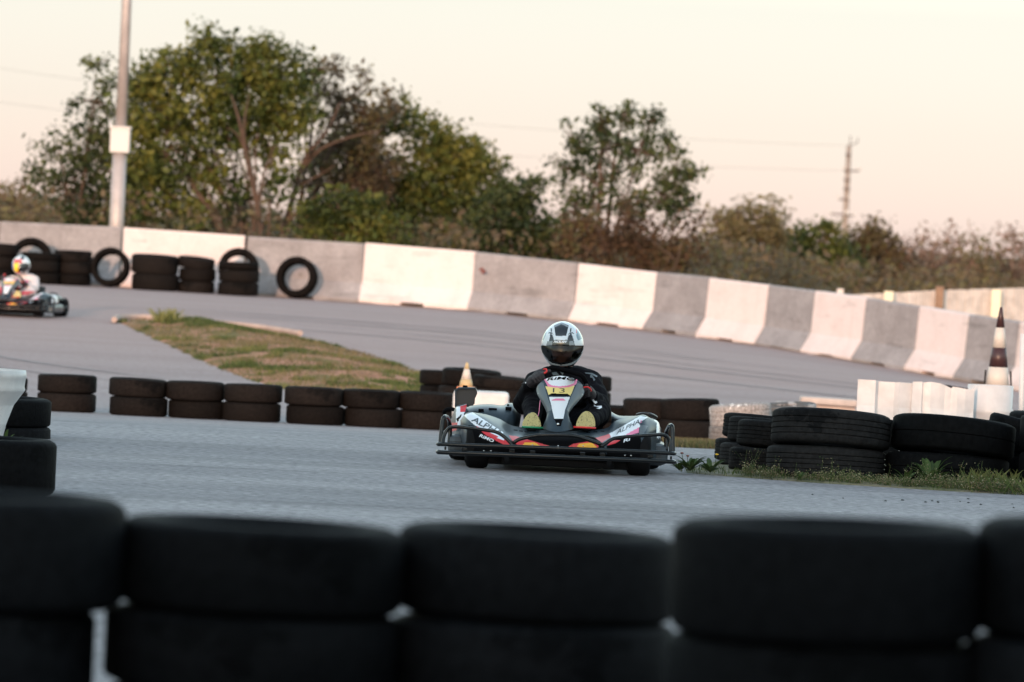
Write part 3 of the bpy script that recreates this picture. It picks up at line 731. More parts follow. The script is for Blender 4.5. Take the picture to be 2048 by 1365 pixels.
# ------------------------------------------------------------------ kart
KR = Vector((at(1113, 943, 35.3).x, 35.3, 0)); KR.z = zg(KR.x, 35.3)
kart = empty('racing_kart', KR)
tag(kart, 'slate grey rental kart numbered 13 with black tube bumper, driven towards the camera', 'kart', 'racing karts')
def k(zx, zy, Y): return at(*Z1(zx, zy), Y)
def loft(cols, nu=5, nv=5):
    """cols: list of columns of (zx,zy,Y) control points -> dense bmesh"""
    C = [[k(*p) for p in c] for c in cols]
    C2 = [spline(c, nv) for c in C]
    m = len(C2[0]); rows = [spline([c[j] for c in C2], nu) for j in range(m)]
    bm = bmesh.new(); Vv = [[bm.verts.new(p) for p in r] for r in rows]
    for j in range(m - 1):
        for i in range(len(rows[0]) - 1): bm.faces.new((Vv[j][i], Vv[j][i+1], Vv[j+1][i+1], Vv[j+1][i]))
    return bm
def zoomk(P):
    p = pix(P); return ((p[0] - 860) * 2028 / 520, (p[1] - 620) * 1365 / 350)
def zoomh(P):
    p = pix(P); return ((p[0] - 1020) * 2002 / 220, (p[1] - 630) * 1365 / 150)
def paint(bm, zones, zf):
    for f in bm.faces:
        x, y = zf(f.calc_center_median()); f.material_index = 0
        for P, i in zones:
            if inpoly(x, y, P): f.material_index = i
def bvh_of(o):
    me = o.data; off = root_of(o)
    return BVHTree.FromPolygons([tuple(v.co + off) for v in me.vertices], [tuple(p.vertices) for p in me.polygons])
def letters(name, txt, org, ux, uy, zf, tree, m, parent, shear=0, off=.003, bold=.0, fallbackY=34.7, arc=0):
    """lettering laid on a surface: each glyph vertex is dropped onto the surface seen from the front"""
    cu = bpy.data.curves.new(name, 'FONT'); cu.body = txt; cu.size = 1; cu.offset = bold; cu.shear = shear; cu.resolution_u = 3
    to = bpy.data.objects.new(name, cu); COL.objects.link(to)
    dg = bpy.context.evaluated_depsgraph_get(); me = bpy.data.meshes.new_from_object(to.evaluated_get(dg))
    bpy.data.objects.remove(to); bpy.data.curves.remove(cu)
    xs_ = [v.co.x for v in me.vertices]; ys_ = [v.co.y for v in me.vertices]; x0, x1 = min(xs_), max(xs_); y0, y1 = min(ys_), max(ys_)
    bm = bmesh.new(); bm.from_mesh(me); bpy.data.meshes.remove(me)
    for it in range(2):
        es = [e for e in bm.edges if e.calc_length() > .25]
        if es: bmesh.ops.subdivide_edges(bm, edges=es, cuts=1)
    bmesh.ops.triangulate(bm, faces=bm.faces)
    ro = root_of(parent)
    for v in bm.verts:
        a = (v.co.x - x0) / (x1 - x0); b = (v.co.y - y0) / (y1 - y0)
        zx = org[0] + ux[0] * a + uy[0] * b; zy = org[1] + ux[1] * a + uy[1] * b - arc * (1 - (2 * a - 1) ** 2)
        px, py = zf(zx, zy); d = (at(px, py, 40) - CAM).normalized()
        hit = tree.ray_cast(CAM, d) if tree else (None,)
        P = hit[0] if hit[0] is not None else at(px, py, fallbackY)
        v.co = P - d * off - ro
    me = bpy.data.meshes.new(name); bm.to_mesh(me); bm.free()
    return mesh_obj(name, me, m, parent)
def plate(name, pts, Y, m, parent, thick=.006, tree=None, off=.003, zf=None, bevel=0, sub=0):
    """polygon in photo coordinates; depth a number, a per-vertex list or dropped onto a surface"""
    zf = zf or Z1; bm = bmesh.new(); vs = []
    for i, p in enumerate(pts):
        px, py = zf(p[0], p[1]); yy = p[2] if len(p) > 2 else Y; P = at(px, py, yy)
        vs.append(bm.verts.new(P))
    f = bm.faces.new(vs)
    if tree or sub:
        bmesh.ops.triangulate(bm, faces=[f])
        for it in range(sub or 3):
            bmesh.ops.subdivide_edges(bm, edges=[e for e in bm.edges if e.calc_length() > .02], cuts=1, use_grid_fill=False)
            bmesh.ops.triangulate(bm, faces=bm.faces)
        if tree:
            for v in bm.verts:
                d = (v.co - CAM).normalized(); h = tree.ray_cast(CAM, d)
                if h[0] is not None: v.co = h[0] - d * off
    elif thick:
        r = bmesh.ops.extrude_face_region(bm, geom=[f]); ev = [g for g in r['geom'] if isinstance(g, bmesh.types.BMVert)]
        bmesh.ops.translate(bm, verts=ev, vec=(0, thick, 0))
        bmesh.ops.recalc_face_normals(bm, faces=bm.faces)
        if bevel: bmesh.ops.bevel(bm, geom=list(bm.edges), offset=bevel, segments=2, affect='EDGES')
        bmesh.ops.triangulate(bm, faces=[f for f in bm.faces if len(f.verts) > 4])
    return obj(name, bm, m, parent)
def ktube(name, pts, rad, m, parent=kart, seg=10, closed=False, n=5, straight=False):
    bm = bmesh.new(); P = [k(*p) for p in pts]
    add_tube(bm, P if straight else spline(P, n, closed), rad, seg, closed)
    return obj(name, bm, M_[m] if isinstance(m, str) else m, parent, smooth=True)

# bumper
YB = 34.45
bum = ktube('bumper', [(70, 1112, YB + .30), (62, 1108, YB + .12), (95, 1112, YB + .05), (300, 1120, YB + .01), (650, 1134, YB - .03), (1000, 1147, YB - .05), (1350, 1162, YB - .03), (1700, 1176, YB + .01), (1880, 1186, YB + .05), (1906, 1190, YB + .12), (1900, 1186, YB + .30)], .0130, 'bar')
bum['label'] = 'lowest black bumper tube'
ktube('bumper_tube', [(72, 1050, YB + .30), (64, 1048, YB + .12), (95, 1048, YB + .05), (300, 1058, YB + .01), (650, 1068, YB - .03), (1000, 1081, YB - .05), (1350, 1095, YB - .03), (1700, 1110, YB + .01), (1880, 1120, YB + .05), (1906, 1122, YB + .12), (1900, 1118, YB + .30)], .0125, 'bar')
YH = YB + .02
ktube('bumper_hoop', [(100, 1045, YH + .03), (110, 985, YH + .05), (140, 930, YH + .06), (195, 913, YH + .05), (300, 922, YH + .04), (430, 938, YH + .02), (520, 955, YH + .01), (590, 1000, YH), (655, 1068, YH - .02)], .0105, 'bar')
ktube('bumper_hoop', [(1335, 1068, YH - .02), (1400, 1022, YH), (1450, 1000, YH + .01), (1560, 988, YH + .03), (1700, 980, YH + .04), (1800, 974, YH + .05), (1850, 990, YH + .06), (1872, 1040, YH + .06), (1876, 1110, YH + .04)], .0105, 'bar')
ktube('bumper_hoop', [(655, 1036, YH - .01), (700, 1010, YH - .01), (820, 983, YH - .02), (900, 978, YH - .03), (1000, 978, YH - .03), (1120, 983, YH - .02), (1220, 1010, YH - .01), (1335, 1050, YH - .01)], .0115, 'bar')
ktube('bumper_side_loop', [(80, 1045, YB + .28), (88, 960, YB + .30), (98, 870, YB + .32), (112, 836, YB + .34), (132, 836, YB + .46), (150, 870, YB + .62), (156, 950, YB + .64), (150, 1040, YB + .62)], .0125, 'bar')
ktube('bumper_side_loop', [(1842, 1100, YB + .62), (1842, 990, YB + .64), (1850, 940, YB + .60), (1868, 906, YB + .44), (1884, 904, YB + .34), (1892, 940, YB + .32), (1893, 1030, YB + .30), (1896, 1115, YB + .28)], .0125, 'bar')
for x, y in ((268, 1088), (640, 1100), (800, 1112), (1190, 1124), (1345, 1130), (1720, 1142), (120, 1080), (1880, 1155)):
    bm = bmesh.new(); add_box(bm, k(x, y, YB + .015), (.032 if 200 < x < 1800 else .012, .012, .02), bevel=.003); obj('bumper_bracket', bm, M_['bar'], kart)
for x, y in ((420, 1100), (475, 1101), (1520, 1136), (1568, 1138), (1000, 1062), (1195, 1062), (800, 1055)):
    bm = bmesh.new(); bmesh.ops.create_uvsphere(bm, u_segments=8, v_segments=6, radius=.0045); bmesh.ops.translate(bm, verts=bm.verts, vec=k(x, y, YB + .0)); obj('bolt', bm, M_['chrome'], kart, smooth=True)

# front fairing with painted zones
cols = [[(232, 880, 35.25), (238, 868, 35.02), (240, 960, 34.98), (262, 1110, 34.98)],
        [(268, 838, 35.22), (262, 835, 34.98), (268, 950, 34.84), (290, 1112, 34.80)],
        [(318, 805, 35.20), (310, 806, 34.92), (330, 930, 34.77), (345, 1112, 34.72)],
        [(420, 812, 35.18), (425, 846, 34.90), (420, 960, 34.70), (430, 1112, 34.66)],
        [(540, 850, 35.15), (540, 915, 34.84), (520, 1000, 34.64), (520, 1112, 34.62)],
        [(640, 903, 35.08), (650, 978, 34.74), (640, 1035, 34.60), (640, 1112, 34.60)],
        [(790, 925, 35.0), (790, 990, 34.68), (790, 1040, 34.60), (780, 1112, 34.60)],
        [(990, 948, 34.92), (995, 1000, 34.65), (1000, 1050, 34.60), (1000, 1112, 34.60)],
        [(1190, 940, 35.0), (1200, 995, 34.68), (1200, 1050, 34.60), (1210, 1120, 34.60)],
        [(1370, 925, 35.08), (1340, 1000, 34.74), (1350, 1055, 34.60), (1360, 1130, 34.60)],
        [(1440, 870, 35.15), (1440, 960, 34.84), (1450, 1030, 34.64), (1460, 1140, 34.62)],
        [(1545, 835, 35.18), (1540, 885, 34.90), (1550, 1000, 34.70), (1550, 1145, 34.66)],
        [(1640, 826, 35.20), (1655, 832, 34.92), (1640, 980, 34.76), (1640, 1150, 34.72)],
        [(1705, 846, 35.22), (1712, 850, 34.98), (1705, 980, 34.82), (1700, 1150, 34.80)],
        [(1770, 890, 35.25), (1768, 885, 35.02), (1765, 1000, 34.98), (1760, 1150, 34.98)]]
bm = loft(cols, 18, 28)
BLK, WHT, RED, PNK, YEL, LGT = 1, 2, 3, 4, 5, 6
paint(bm, [([(300, 900), (350, 905), (470, 975), (620, 1058), (660, 1120), (280, 1120), (290, 960)], BLK),
           ([(640, 1000), (760, 985), (1240, 985), (1340, 1010), (1380, 1140), (620, 1120)], BLK),
           ([(1380, 1060), (1430, 1020), (1640, 960), (1660, 1160), (1380, 1150)], BLK),
           ([(262, 822), (330, 798), (570, 955), (580, 1012), (350, 900), (300, 860)], WHT),
           ([(350, 900), (580, 1012), (640, 1060), (580, 1056), (430, 975)], RED),
           ([(540, 985), (575, 1000), (575, 1018), (520, 1000)], WHT),
           ([(615, 980), (670, 985), (930, 1062), (690, 1062), (640, 1020)], RED),
           ([(735, 1035), (820, 1035), (862, 1064), (722, 1064)], YEL),
           ([(1395, 968), (1640, 828), (1700, 838), (1630, 880), (1640, 915), (1530, 975), (1410, 1000)], WHT),
           ([(1520, 978), (1632, 915), (1628, 960), (1540, 985)], PNK),
           ([(1290, 1000), (1400, 968), (1412, 990), (1340, 1035)], RED),
           ([(1075, 1070), (1120, 1045), (1280, 1020), (1320, 1040), (1310, 1078)], RED),
           ([(1140, 1075), (1165, 1045), (1265, 1035), (1305, 1076)], YEL),
           ([(1380, 1060), (1420, 1020), (1490, 1015), (1440, 1045)], RED),
           ([(1640, 900), (1700, 905), (1660, 985), (1630, 975)], LGT)], zoomk)
fairing = obj('front_fairing', bm, [M_['slate'], M_['black_pl'], M_['white_dec'], M_['red_dec'], M_['pink_dec'], M_['org_dec'], M_['slate_lt']], kart, smooth=True)
FT = bvh_of(fairing)
letters('lettering', 'ALPHA', (318, 866), (232, 118), (30, -34), Z1, FT, M_['slate_dk'], fairing, shear=0, bold=.02, fallbackY=34.7)
letters('lettering', 'ALPHA', (1452, 975), (180, -92), (12, -38), Z1, FT, M_['slate_dk'], fairing, shear=0, bold=.01, fallbackY=34.7)
letters('lettering', 'RiMO', (382, 990), (108, 46), (14, -22), Z1, FT, M_['white_dec'], fairing, shear=0, bold=.03)
letters('lettering', 'Ri', (1508, 1036), (50, -16), (6, -26), Z1, FT, M_['white_dec'], fairing, bold=.03)
letters('lettering', '2', (1636, 884), (17, -6), (2, -20), Z1, FT, M_['pink_dec'], fairing, bold=.01)
for x, y in ((668, 938), (710, 945), (752, 951), (1345, 946), (1290, 950), (1235, 955)):
    plate('slot', [(x - 16, y - 4), (x + 16, y - 1), (x + 14, y + 6), (x - 14, y + 3)], 35.0, M_['black_pl'], fairing, tree=FT)
bm = bmesh.new(); bmesh.ops.create_uvsphere(bm, u_segments=10, v_segments=6, radius=.006)
# outer side pods (with stripes)
bm = loft([[(150, 900, 35.6), (165, 880, 35.35), (160, 960, 35.3), (158, 1045, 35.3)], [(200, 770, 35.7), (205, 765, 35.3), (205, 900, 35.16), (200, 1060, 35.12)], [(280, 740, 35.7), (285, 742, 35.3), (285, 900, 35.12), (285, 1070, 35.1)]], 16, 24)
paint(bm, [([(205, 760), (285, 735), (262, 830), (235, 905), (200, 900)], 1), ([(238, 752), (290, 738), (272, 800), (235, 800)], 2), ([(160, 880), (215, 880), (205, 940), (165, 950)], 2), ([(150, 950), (280, 940), (280, 1060), (150, 1060)], 3), ([(205, 850), (250, 810), (240, 840), (212, 880)], 4)], zoomk)
pod = obj('side_pod', bm, [M_['slate'], M_['white_dec'], M_['red_dec'], M_['slate_lt'], M_['black_pl']], kart, smooth=True)
bm = loft([[(1625, 850, 35.6), (1630, 850, 35.3), (1640, 960, 35.14), (1650, 1140, 35.12)], [(1725, 855, 35.7), (1722, 850, 35.3), (1730, 960, 35.12), (1728, 1150, 35.1)], [(1785, 900, 35.7), (1780, 880, 35.32), (1790, 1000, 35.2), (1770, 1150, 35.2)], [(1800, 930, 35.8), (1796, 930, 35.5), (1800, 1010, 35.45), (1790, 1120, 35.45)]], 8, 12)
paint(bm, [([(1722, 855), (1800, 870), (1800, 1000), (1775, 1000), (1760, 920)], 1), ([(1750, 990), (1768, 985), (1756, 1090), (1738, 1090)], 2)], zoomk)
for f in bm.faces:
    if f.calc_center_median().y > 35.40: f.material_index = 0
obj('side_pod', bm, [M_['slate'], M_['white_dec'], M_['pink_dec']], kart, smooth=True)
# engine cover with clips, fuel tank
bm = loft([[(225, 775, 35.95), (225, 790, 35.62), (230, 860, 35.5), (235, 960, 35.48)], [(350, 742, 35.95), (350, 758, 35.6), (350, 850, 35.45), (350, 960, 35.42)], [(470, 735, 35.95), (475, 752, 35.58), (480, 850, 35.42), (480, 960, 35.40)], [(560, 745, 35.95), (565, 762, 35.58), (570, 850, 35.42), (570, 960, 35.40)], [(610, 728, 35.9), (615, 745, 35.6), (620, 850, 35.43), (620, 960, 35.42)], [(655, 735, 35.9), (660, 752, 35.62), (665, 850, 35.46), (665, 960, 35.45)], [(712, 800, 35.9), (712, 812, 35.7), (706, 860, 35.6), (690, 960, 35.58)]], 6, 8)
cover = obj('engine_cover', bm, M_['slate'], kart, smooth=True); CT = bvh_of(cover)
for x, y, w_, h_ in ((398, 792, 26, 38), (490, 776, 40, 18), (612, 780, 30, 44), (610, 745, 12, 16)):
    bm = bmesh.new(); h = CT.ray_cast(CAM, (k(x, y, 35.5) - CAM).normalized()); P = h[0] or k(x, y, 35.55)
    s_ = P.y / FPX * 520 / 2028
    add_box(bm, P, (w_ * s_ * 1.6, .02, h_ * s_), bevel=.003); obj('clip', bm, M_['black_pl'], cover)
tp = [(198, 625), (222, 606), (350, 608), (366, 622), (368, 668), (352, 680), (346, 745), (300, 752), (290, 765), (205, 772), (192, 760)]
tank = plate('fuel_tank', tp, 35.42, M_['tank'], kart, thick=.14, bevel=.006)
bm = bmesh.new(); add_lathe(bm, [(.014, 0), (.0145, .006), (.0145, .012), (.013, .014)], 16, c=k(274, 608, 35.49), closed=False); obj('cap', bm, M_['black_pl'], tank)
plate('tank_edge', [(194, 625), (222, 604), (352, 606), (366, 620), (350, 618), (226, 618), (206, 634), (206, 760), (194, 765)], 35.405, M_['slate'], tank, thick=.01)
ktube('hose', [(120, 820, 35.8), (112, 795, 35.75), (140, 776, 35.7), (185, 778, 35.65), (215, 800, 35.6)], .012, 'black_pl')
# exhaust / right pod back edge
bm = loft([[(1415, 795, 35.95), (1415, 812, 35.6), (1415, 900, 35.5)], [(1480, 826, 35.95), (1482, 842, 35.5), (1482, 910, 35.4)], [(1600, 828, 35.95), (1600, 842, 35.5), (1600, 910, 35.4)], [(1690, 838, 35.95), (1690, 850, 35.5), (1690, 920, 35.4)]], 5, 5)
obj('rear_pod', bm, M_['slate_dk'], kart, smooth=True)
ktube('exhaust_shroud', [(1610, 822, 35.5), (1650, 812, 35.45), (1700, 812, 35.42), (1735, 822, 35.45), (1770, 842, 35.5)], [.006] + [.010] * 19 + [.006], 'tank', n=5)

# nose panel (steering column fairing)
def ny(zy): return 34.74 + (945 - zy) / 430 * .30
def N_(pts, dy=0): return [(x, y, ny(y) + dy + (abs(x - (1003 + (y - 700) * -.03)) / 170) ** 2 * .05) for x, y in pts]
npl = loft([N_([(832, 610), (838, 660), (905, 790), (903, 850), (872, 928)], .05), N_([(845, 585), (885, 690), (925, 790), (915, 850), (900, 935)], .02), N_([(890, 545), (930, 675), (950, 780), (950, 850), (935, 944)]), N_([(950, 525), (968, 675), (975, 780), (975, 850), (965, 950)], -.01),
            N_([(1010, 515), (1010, 675), (1005, 780), (1000, 850), (995, 953)], -.012), N_([(1075, 523), (1052, 675), (1035, 780), (1028, 850), (1025, 950)], -.01), N_([(1140, 542), (1092, 672), (1062, 780), (1048, 850), (1055, 945)]), N_([(1185, 580), (1135, 685), (1082, 790), (1080, 850), (1095, 938)], .02), N_([(1198, 615), (1196, 665), (1092, 795), (1090, 850), (1120, 928)], .05)], 16, 44)
paint(npl, [([(830, 560), (885, 570), (915, 680), (955, 780), (900, 800), (830, 680)], 1), ([(1150, 570), (1200, 590), (1200, 690), (1095, 810), (1065, 780), (1100, 680)], 1),
            ([(888, 540), (920, 600), (1000, 614), (1100, 604), (1142, 580), (1152, 538), (1010, 505), (940, 515)], 4),
            ([(902, 540), (925, 575), (950, 590), (1010, 597), (1080, 590), (1120, 573), (1136, 535), (1010, 505), (940, 512)], 2),
            ([(900, 596), (950, 604), (1010, 609), (1080, 605), (1130, 590), (1095, 672), (928, 670)], 5),
            ([(928, 662), (950, 652), (1075, 656), (1092, 668), (1090, 674), (930, 672)], 6),
            ([(928, 680), (1092, 680), (1070, 740), (1054, 780), (1040, 852), (970, 852), (955, 790), (945, 740)], 2),
            ([(968, 850), (1042, 850), (1030, 872), (1020, 908), (990, 908), (978, 872)], 6)], zoomk)
nose = obj('nose_panel', npl, [M_['slate'], M_['slate_lt'], M_['white_dec'], M_['red_dec'], M_['pink_dec'], M_['yel_dec'], M_['black_pl']], kart, smooth=True)
NT = bvh_of(nose)
letters('lettering', 'RiMO', (910, 556), (222, 2), (14, -24), Z1, NT, M_['black_pl'], nose, arc=12, bold=.02)
letters('lettering', '13', (958, 644), (92, 2), (2, -34), Z1, NT, M_['slate_dk'], nose, bold=-.012)
plate('emblem', [(948, 704), (980, 692), (1040, 692), (1052, 704), (1060, 708), (948, 708)], 34.9, M_['pink_dec'], nose, tree=NT, sub=2)
bm = bmesh.new(); bmesh.ops.create_uvsphere(bm, u_segments=12, v_segments=8, radius=.0085); bmesh.ops.translate(bm, verts=bm.verts, vec=k(998, 893, ny(893) - .018)); obj('bolt', bm, M_['chrome'], nose, smooth=True)
for x, y in ((845, 655), (1188, 660)):
    bm = bmesh.new(); bmesh.ops.create_uvsphere(bm, u_segments=8, v_segments=6, radius=.004); bmesh.ops.translate(bm, verts=bm.verts, vec=k(x, y, ny(y) + .04)); obj('bolt', bm, M_['chrome'], nose, smooth=True)
# steering wheel
sw = ktube('steering_wheel', [(900, 482, 35.10), (935, 456, 35.09), (975, 452, 35.09), (1095, 484, 35.1), (1180, 512, 35.1), (1215, 565, 35.13), (1230, 630, 35.18), (1190, 720, 35.24), (1080, 750, 35.28), (960, 720, 35.27), (890, 640, 35.22), (880, 540, 35.15)], .0145, 'black_pl', closed=True)
bm = bmesh.new(); c0 = k(1060, 610, 35.2)
for q in ((890, 600, 35.2), (1215, 590, 35.14), (1080, 740, 35.27)): add_tube(bm, [c0, k(*q)], .010, 6)
add_tube(bm, [c0, k(1010, 900, 34.95)], .016, 8); obj('steering_column', bm, M_['bar'], sw)
# floor, chassis, wheels, seat, pedals
bm = bmesh.new(); z0 = KR.z
add_box(bm, (KR.x, 35.2, z0 + .055), (.66, 1.0, .035), bevel=.004)
add_box(bm, (KR.x - .02, 34.80, z0 + .095), (1.06, .05, .13), bevel=.01)
for sx in (-.30, .30): add_tube(bm, [Vector((KR.x + sx, 34.6, z0 + .07)), Vector((KR.x + sx * 1.05, 35.3, z0 + .07)), Vector((KR.x + sx * .9, 36.1, z0 + .09))], .016, 8)
obj('chassis', bm, M_['under'], kart)
bm = bmesh.new(); add_tube(bm, [Vector((KR.x - .62, 35.93, z0 + .14)), Vector((KR.x + .62, 35.93, z0 + .14))], .02, 12); obj('rear_axle', bm, M_['rim'], kart, smooth=True)
for sx in (-1, 1):
    bm = bmesh.new(); add_box(bm, (KR.x + sx * .57, 35.35, z0 + .12), (.17, .62, .13), bevel=.04); obj('side_box', bm, M_['slate_dk'], kart)
def wheel(x, y, Rw, w_):
    c = Vector((x, y, zg(x, y) + Rw)); h = w_ / 2
    prof = [(Rw * .48, -h * .7), (Rw * .55, -h * .95), (Rw * .82, -h), (Rw * .95, -h * .86), (Rw, -h * .6), (Rw, h * .6), (Rw * .95, h * .86), (Rw * .82, h), (Rw * .55, h * .95), (Rw * .48, h * .7)]
    wr = empty('wheel', c - KR); wr.parent = kart
    bm = bmesh.new(); add_lathe(bm, prof, 36, 'X', c=c); bmesh.ops.recalc_face_normals(bm, faces=bm.faces); obj('tyre', bm, M_['slick'], wr, smooth=True)
    bm = bmesh.new(); add_lathe(bm, [(Rw * .05, -h * .3), (Rw * .47, -h * .5), (Rw * .5, -h * .72), (Rw * .5, h * .72), (Rw * .47, h * .5), (Rw * .05, h * .3)], 24, 'X', c=c, closed=True); bmesh.ops.recalc_face_normals(bm, faces=bm.faces); obj('rim', bm, M_['rim'], wr, smooth=True)
wheel(k(363, 1230, 34.85).x, 34.85, .128, .135); wheel(k(1622, 1290, 34.85).x, 34.85, .128, .135)
wheel(k(272, 1210, 35.93).x, 35.93, .138, .20); wheel(k(1660, 1270, 35.93).x, 35.93, .138, .20)
bm = bmesh.new()
for i in range(9):
    pass
sp = loft([[(760, 660, 36.0), (765, 800, 35.95), (800, 930, 35.85), (830, 1010, 35.5)], [(890, 640, 36.1), (920, 800, 36.1), (940, 950, 36.0), (950, 1040, 35.5)], [(1050, 630, 36.12), (1050, 800, 36.12), (1050, 960, 36.02), (1050, 1050, 35.5)], [(1200, 650, 36.1), (1180, 800, 36.1), (1160, 960, 36.0), (1150, 1050, 35.5)], [(1370, 680, 36.0), (1370, 810, 35.95), (1330, 940, 35.85), (1280, 1030, 35.5)]], 5, 5)
st = obj('seat', sp, M_['seat'], kart, smooth=True); baked(st, [('SOLIDIFY', {'thickness': .012})])
for (a, b, m, lb) in (((718, 914), (880, 922), 'green_pl', 'green foot pedal'), ((1120, 915), (1292, 923), 'red_pl', 'red foot pedal')):
    bm = bmesh.new(); add_tube(bm, [k(a[0], a[1], 34.80), k((a[0] + b[0]) / 2, (a[1] + b[1]) / 2 - 1, 34.78), k(b[0], b[1], 34.80)], .006, 8)
    o = obj('pedal', bm, M_[m], kart, smooth=True); o['label'] = lb
ktube('throttle_cable', [(862, 690, 35.05), (856, 740, 35.0), (850, 800, 34.98), (838, 840, 34.95)], .0022, 'pink_dec', n=4)

# ------------------------------------------------------------------ driver
HC = at(*Z1(1033, 280), 35.62)
def build_driver(label, suit, helmet_mats, second=False):
    P = empty('person', KR); tag(P, label, 'person', 'kart drivers')
    S = suit; bm = bmesh.new(); c = lambda a, b, r0, r1: cap_(bm, a, b, r0, r1)
    pel = k(1045, 930, 35.80); chest = k(1042, 640, 35.78); neck = k(1040, 500, 35.72)
    c(pel, chest, .165, .17); c(k(960, 640, 35.75), k(1120, 640, 35.75), .15, .15); c(chest, neck, .14, .075); c(neck, HC + Vector((0, .02, -.06)), .062, .06)
    sL, sR = k(838, 575, 35.70), k(1238, 575, 35.70); c(k(930, 560, 35.74), sL, .10, .083); c(k(1140, 560, 35.74), sR, .10, .088)
    eL, eR = k(725, 735, 35.50), k(1325, 735, 35.50); wL, wR = k(800, 545, 35.24), k(1262, 672, 35.27)
    c(sL, eL, .083, .062); c(eL, wL, .060, .037); c(sR, eR, .086, .064); c(eR, wR, .062, .038)
    for s, hip, kn, an in ((0, k(950, 950, 35.72), k(800, 745, 35.30), k(800, 880, 34.98)), (1, k(1150, 950, 35.72), k(1325, 800, 35.30), k(1235, 885, 34.98))):
        c(hip, kn, .105, .072); c(kn, an, .068, .045); c(an, k(795 if not s else 1215, 905, 34.93), .045, .04)
    # head (seen through the visor)
    hb = HC + Vector((0, .01, .0))
    c(hb + Vector((0, .02, .03)), hb + Vector((0, -.005, -.035)), .084, .066); c(hb + Vector((0, -.055, -.085)), hb + Vector((0, -.05, -.08)), .032, .032)
    c(hb + Vector((0, -.085, -.005)), hb + Vector((0, -.098, -.035)), .010, .015)
    for sx in (-1, 1): c(hb + Vector((sx * .033, -.07, .012)), hb + Vector((sx * .033, -.072, .012)), .012, .012); c(hb + Vector((sx * .045, -.06, -.045)), hb + Vector((sx * .04, -.06, -.055)), .02, .02)
    c(hb + Vector((-.018, -.088, -.063)), hb + Vector((.018, -.088, -.063)), .007, .007)
    o = obj('body', bm, [S, M_['skin']], P)
    o = baked(o, [('REMESH', {'mode': 'VOXEL', 'voxel_size': .009, 'use_smooth_shade': True}), ('SMOOTH', {'iterations': 3, 'factor': .5})])
    o.data.materials.clear(); o.data.materials.append(S); o.data.materials.append(M_['skin']); o.data.materials.append(M_['red_dec'])
    off = root_of(P)
    for pg in o.data.polygons:
        q = pg.center + off; pg.material_index = 1 if (q - HC).length < .145 and q.z > HC.z - .125 else 0
        if second and pg.material_index == 0:
            zx, zy = zoomk(q)
            if q.y < HC.y + .05 and (inpoly(zx, zy, [(690, 690), (860, 700), (880, 900), (720, 900)]) or inpoly(zx, zy, [(900, 560), (980, 560), (1010, 760), (930, 760)]) or inpoly(zx, zy, [(1230, 780), (1420, 790), (1330, 850), (1220, 840)])): pg.material_index = 2
        pg.use_smooth = True
    NRM = [v.normal.copy() for v in o.data.vertices]
    for vi, v in enumerate(o.data.vertices):                     # folds of the cloth
        q = v.co + off
        if (q - HC).length > .17:
            n = mnoise.noise(q * 16) * .009 + mnoise.noise(Vector((q.x * 30, q.y * 30, q.z * 11))) * .005; v.co += NRM[vi] * n
    BT = bvh_of(o)
    # gloves
    def glove(palm0, palm1, fb, dstep, curl, thumb, redpts):
        bm = bmesh.new(); cap_(bm, palm0, palm1, .036, .034); cap_(bm, palm0, palm0 + (palm0 - palm1) * .9, .034, .04)
        for i in range(4):
            b = fb + dstep * i; L = (1, 1.1, 1.02, .82)[i]
            pts = [b, b + curl[0] * L, b + (curl[0] + curl[1]) * L, b + (curl[0] + curl[1] + curl[2]) * L]
            for j in range(3): cap_(bm, pts[j], pts[j + 1], .0115 - .0008 * j, .0108 - .0008 * j, 8)
        for j in range(2): cap_(bm, thumb[j], thumb[j + 1], .0135, .012, 8)
        g = obj('glove', bm, M_['glove'], P); g = baked(g, [('REMESH', {'mode': 'VOXEL', 'voxel_size': .0042, 'use_smooth_shade': True}), ('SMOOTH', {'iterations': 1, 'factor': .5})])
        g.data.materials.clear(); g.data.materials.append(M_['glove']); g.data.polygons.foreach_set('use_smooth', [True] * len(g.data.polygons))
        bm = bmesh.new(); add_tube(bm, spline([k(*q) for q in redpts], 3), .006, 6, flat=.8); obj('red_tab', bm, M_['red_pl'], g)
    V3 = Vector
    glove(k(830, 535, 35.18), k(862, 505, 35.14), k(852, 492, 35.10), k(0, 0, 35) * 0 + (k(815, 535, 35.12) - k(875, 492, 35.08)) / 3.2,
          [k(20, 12, 35.0) - k(0, 0, 35.03), k(14, 26, 35.0) - k(0, 0, 35.0), k(2, 18, 35.02) - k(0, 0, 35.0)], [k(870, 500, 35.12), k(900, 488, 35.08), k(930, 478, 35.07)], [(886, 465, 35.06), (906, 462, 35.05), (908, 484, 35.04), (890, 494, 35.04)])
    glove(k(1250, 655, 35.24), k(1232, 632, 35.18), k(1240, 618, 35.14), (k(1240, 668, 35.18) - k(1240, 615, 35.14)) / 3.2,
          [k(-18, 2, 35.0) - k(0, 0, 35.03), k(-20, 8, 35.0) - k(0, 0, 35.0), k(-8, 10, 35.03) - k(0, 0, 35.0)], [k(1232, 632, 35.16), k(1222, 610, 35.12), k(1222, 590, 35.10)], [(1198, 606, 35.06), (1225, 602, 35.06), (1248, 612, 35.06), (1258, 634, 35.08)])
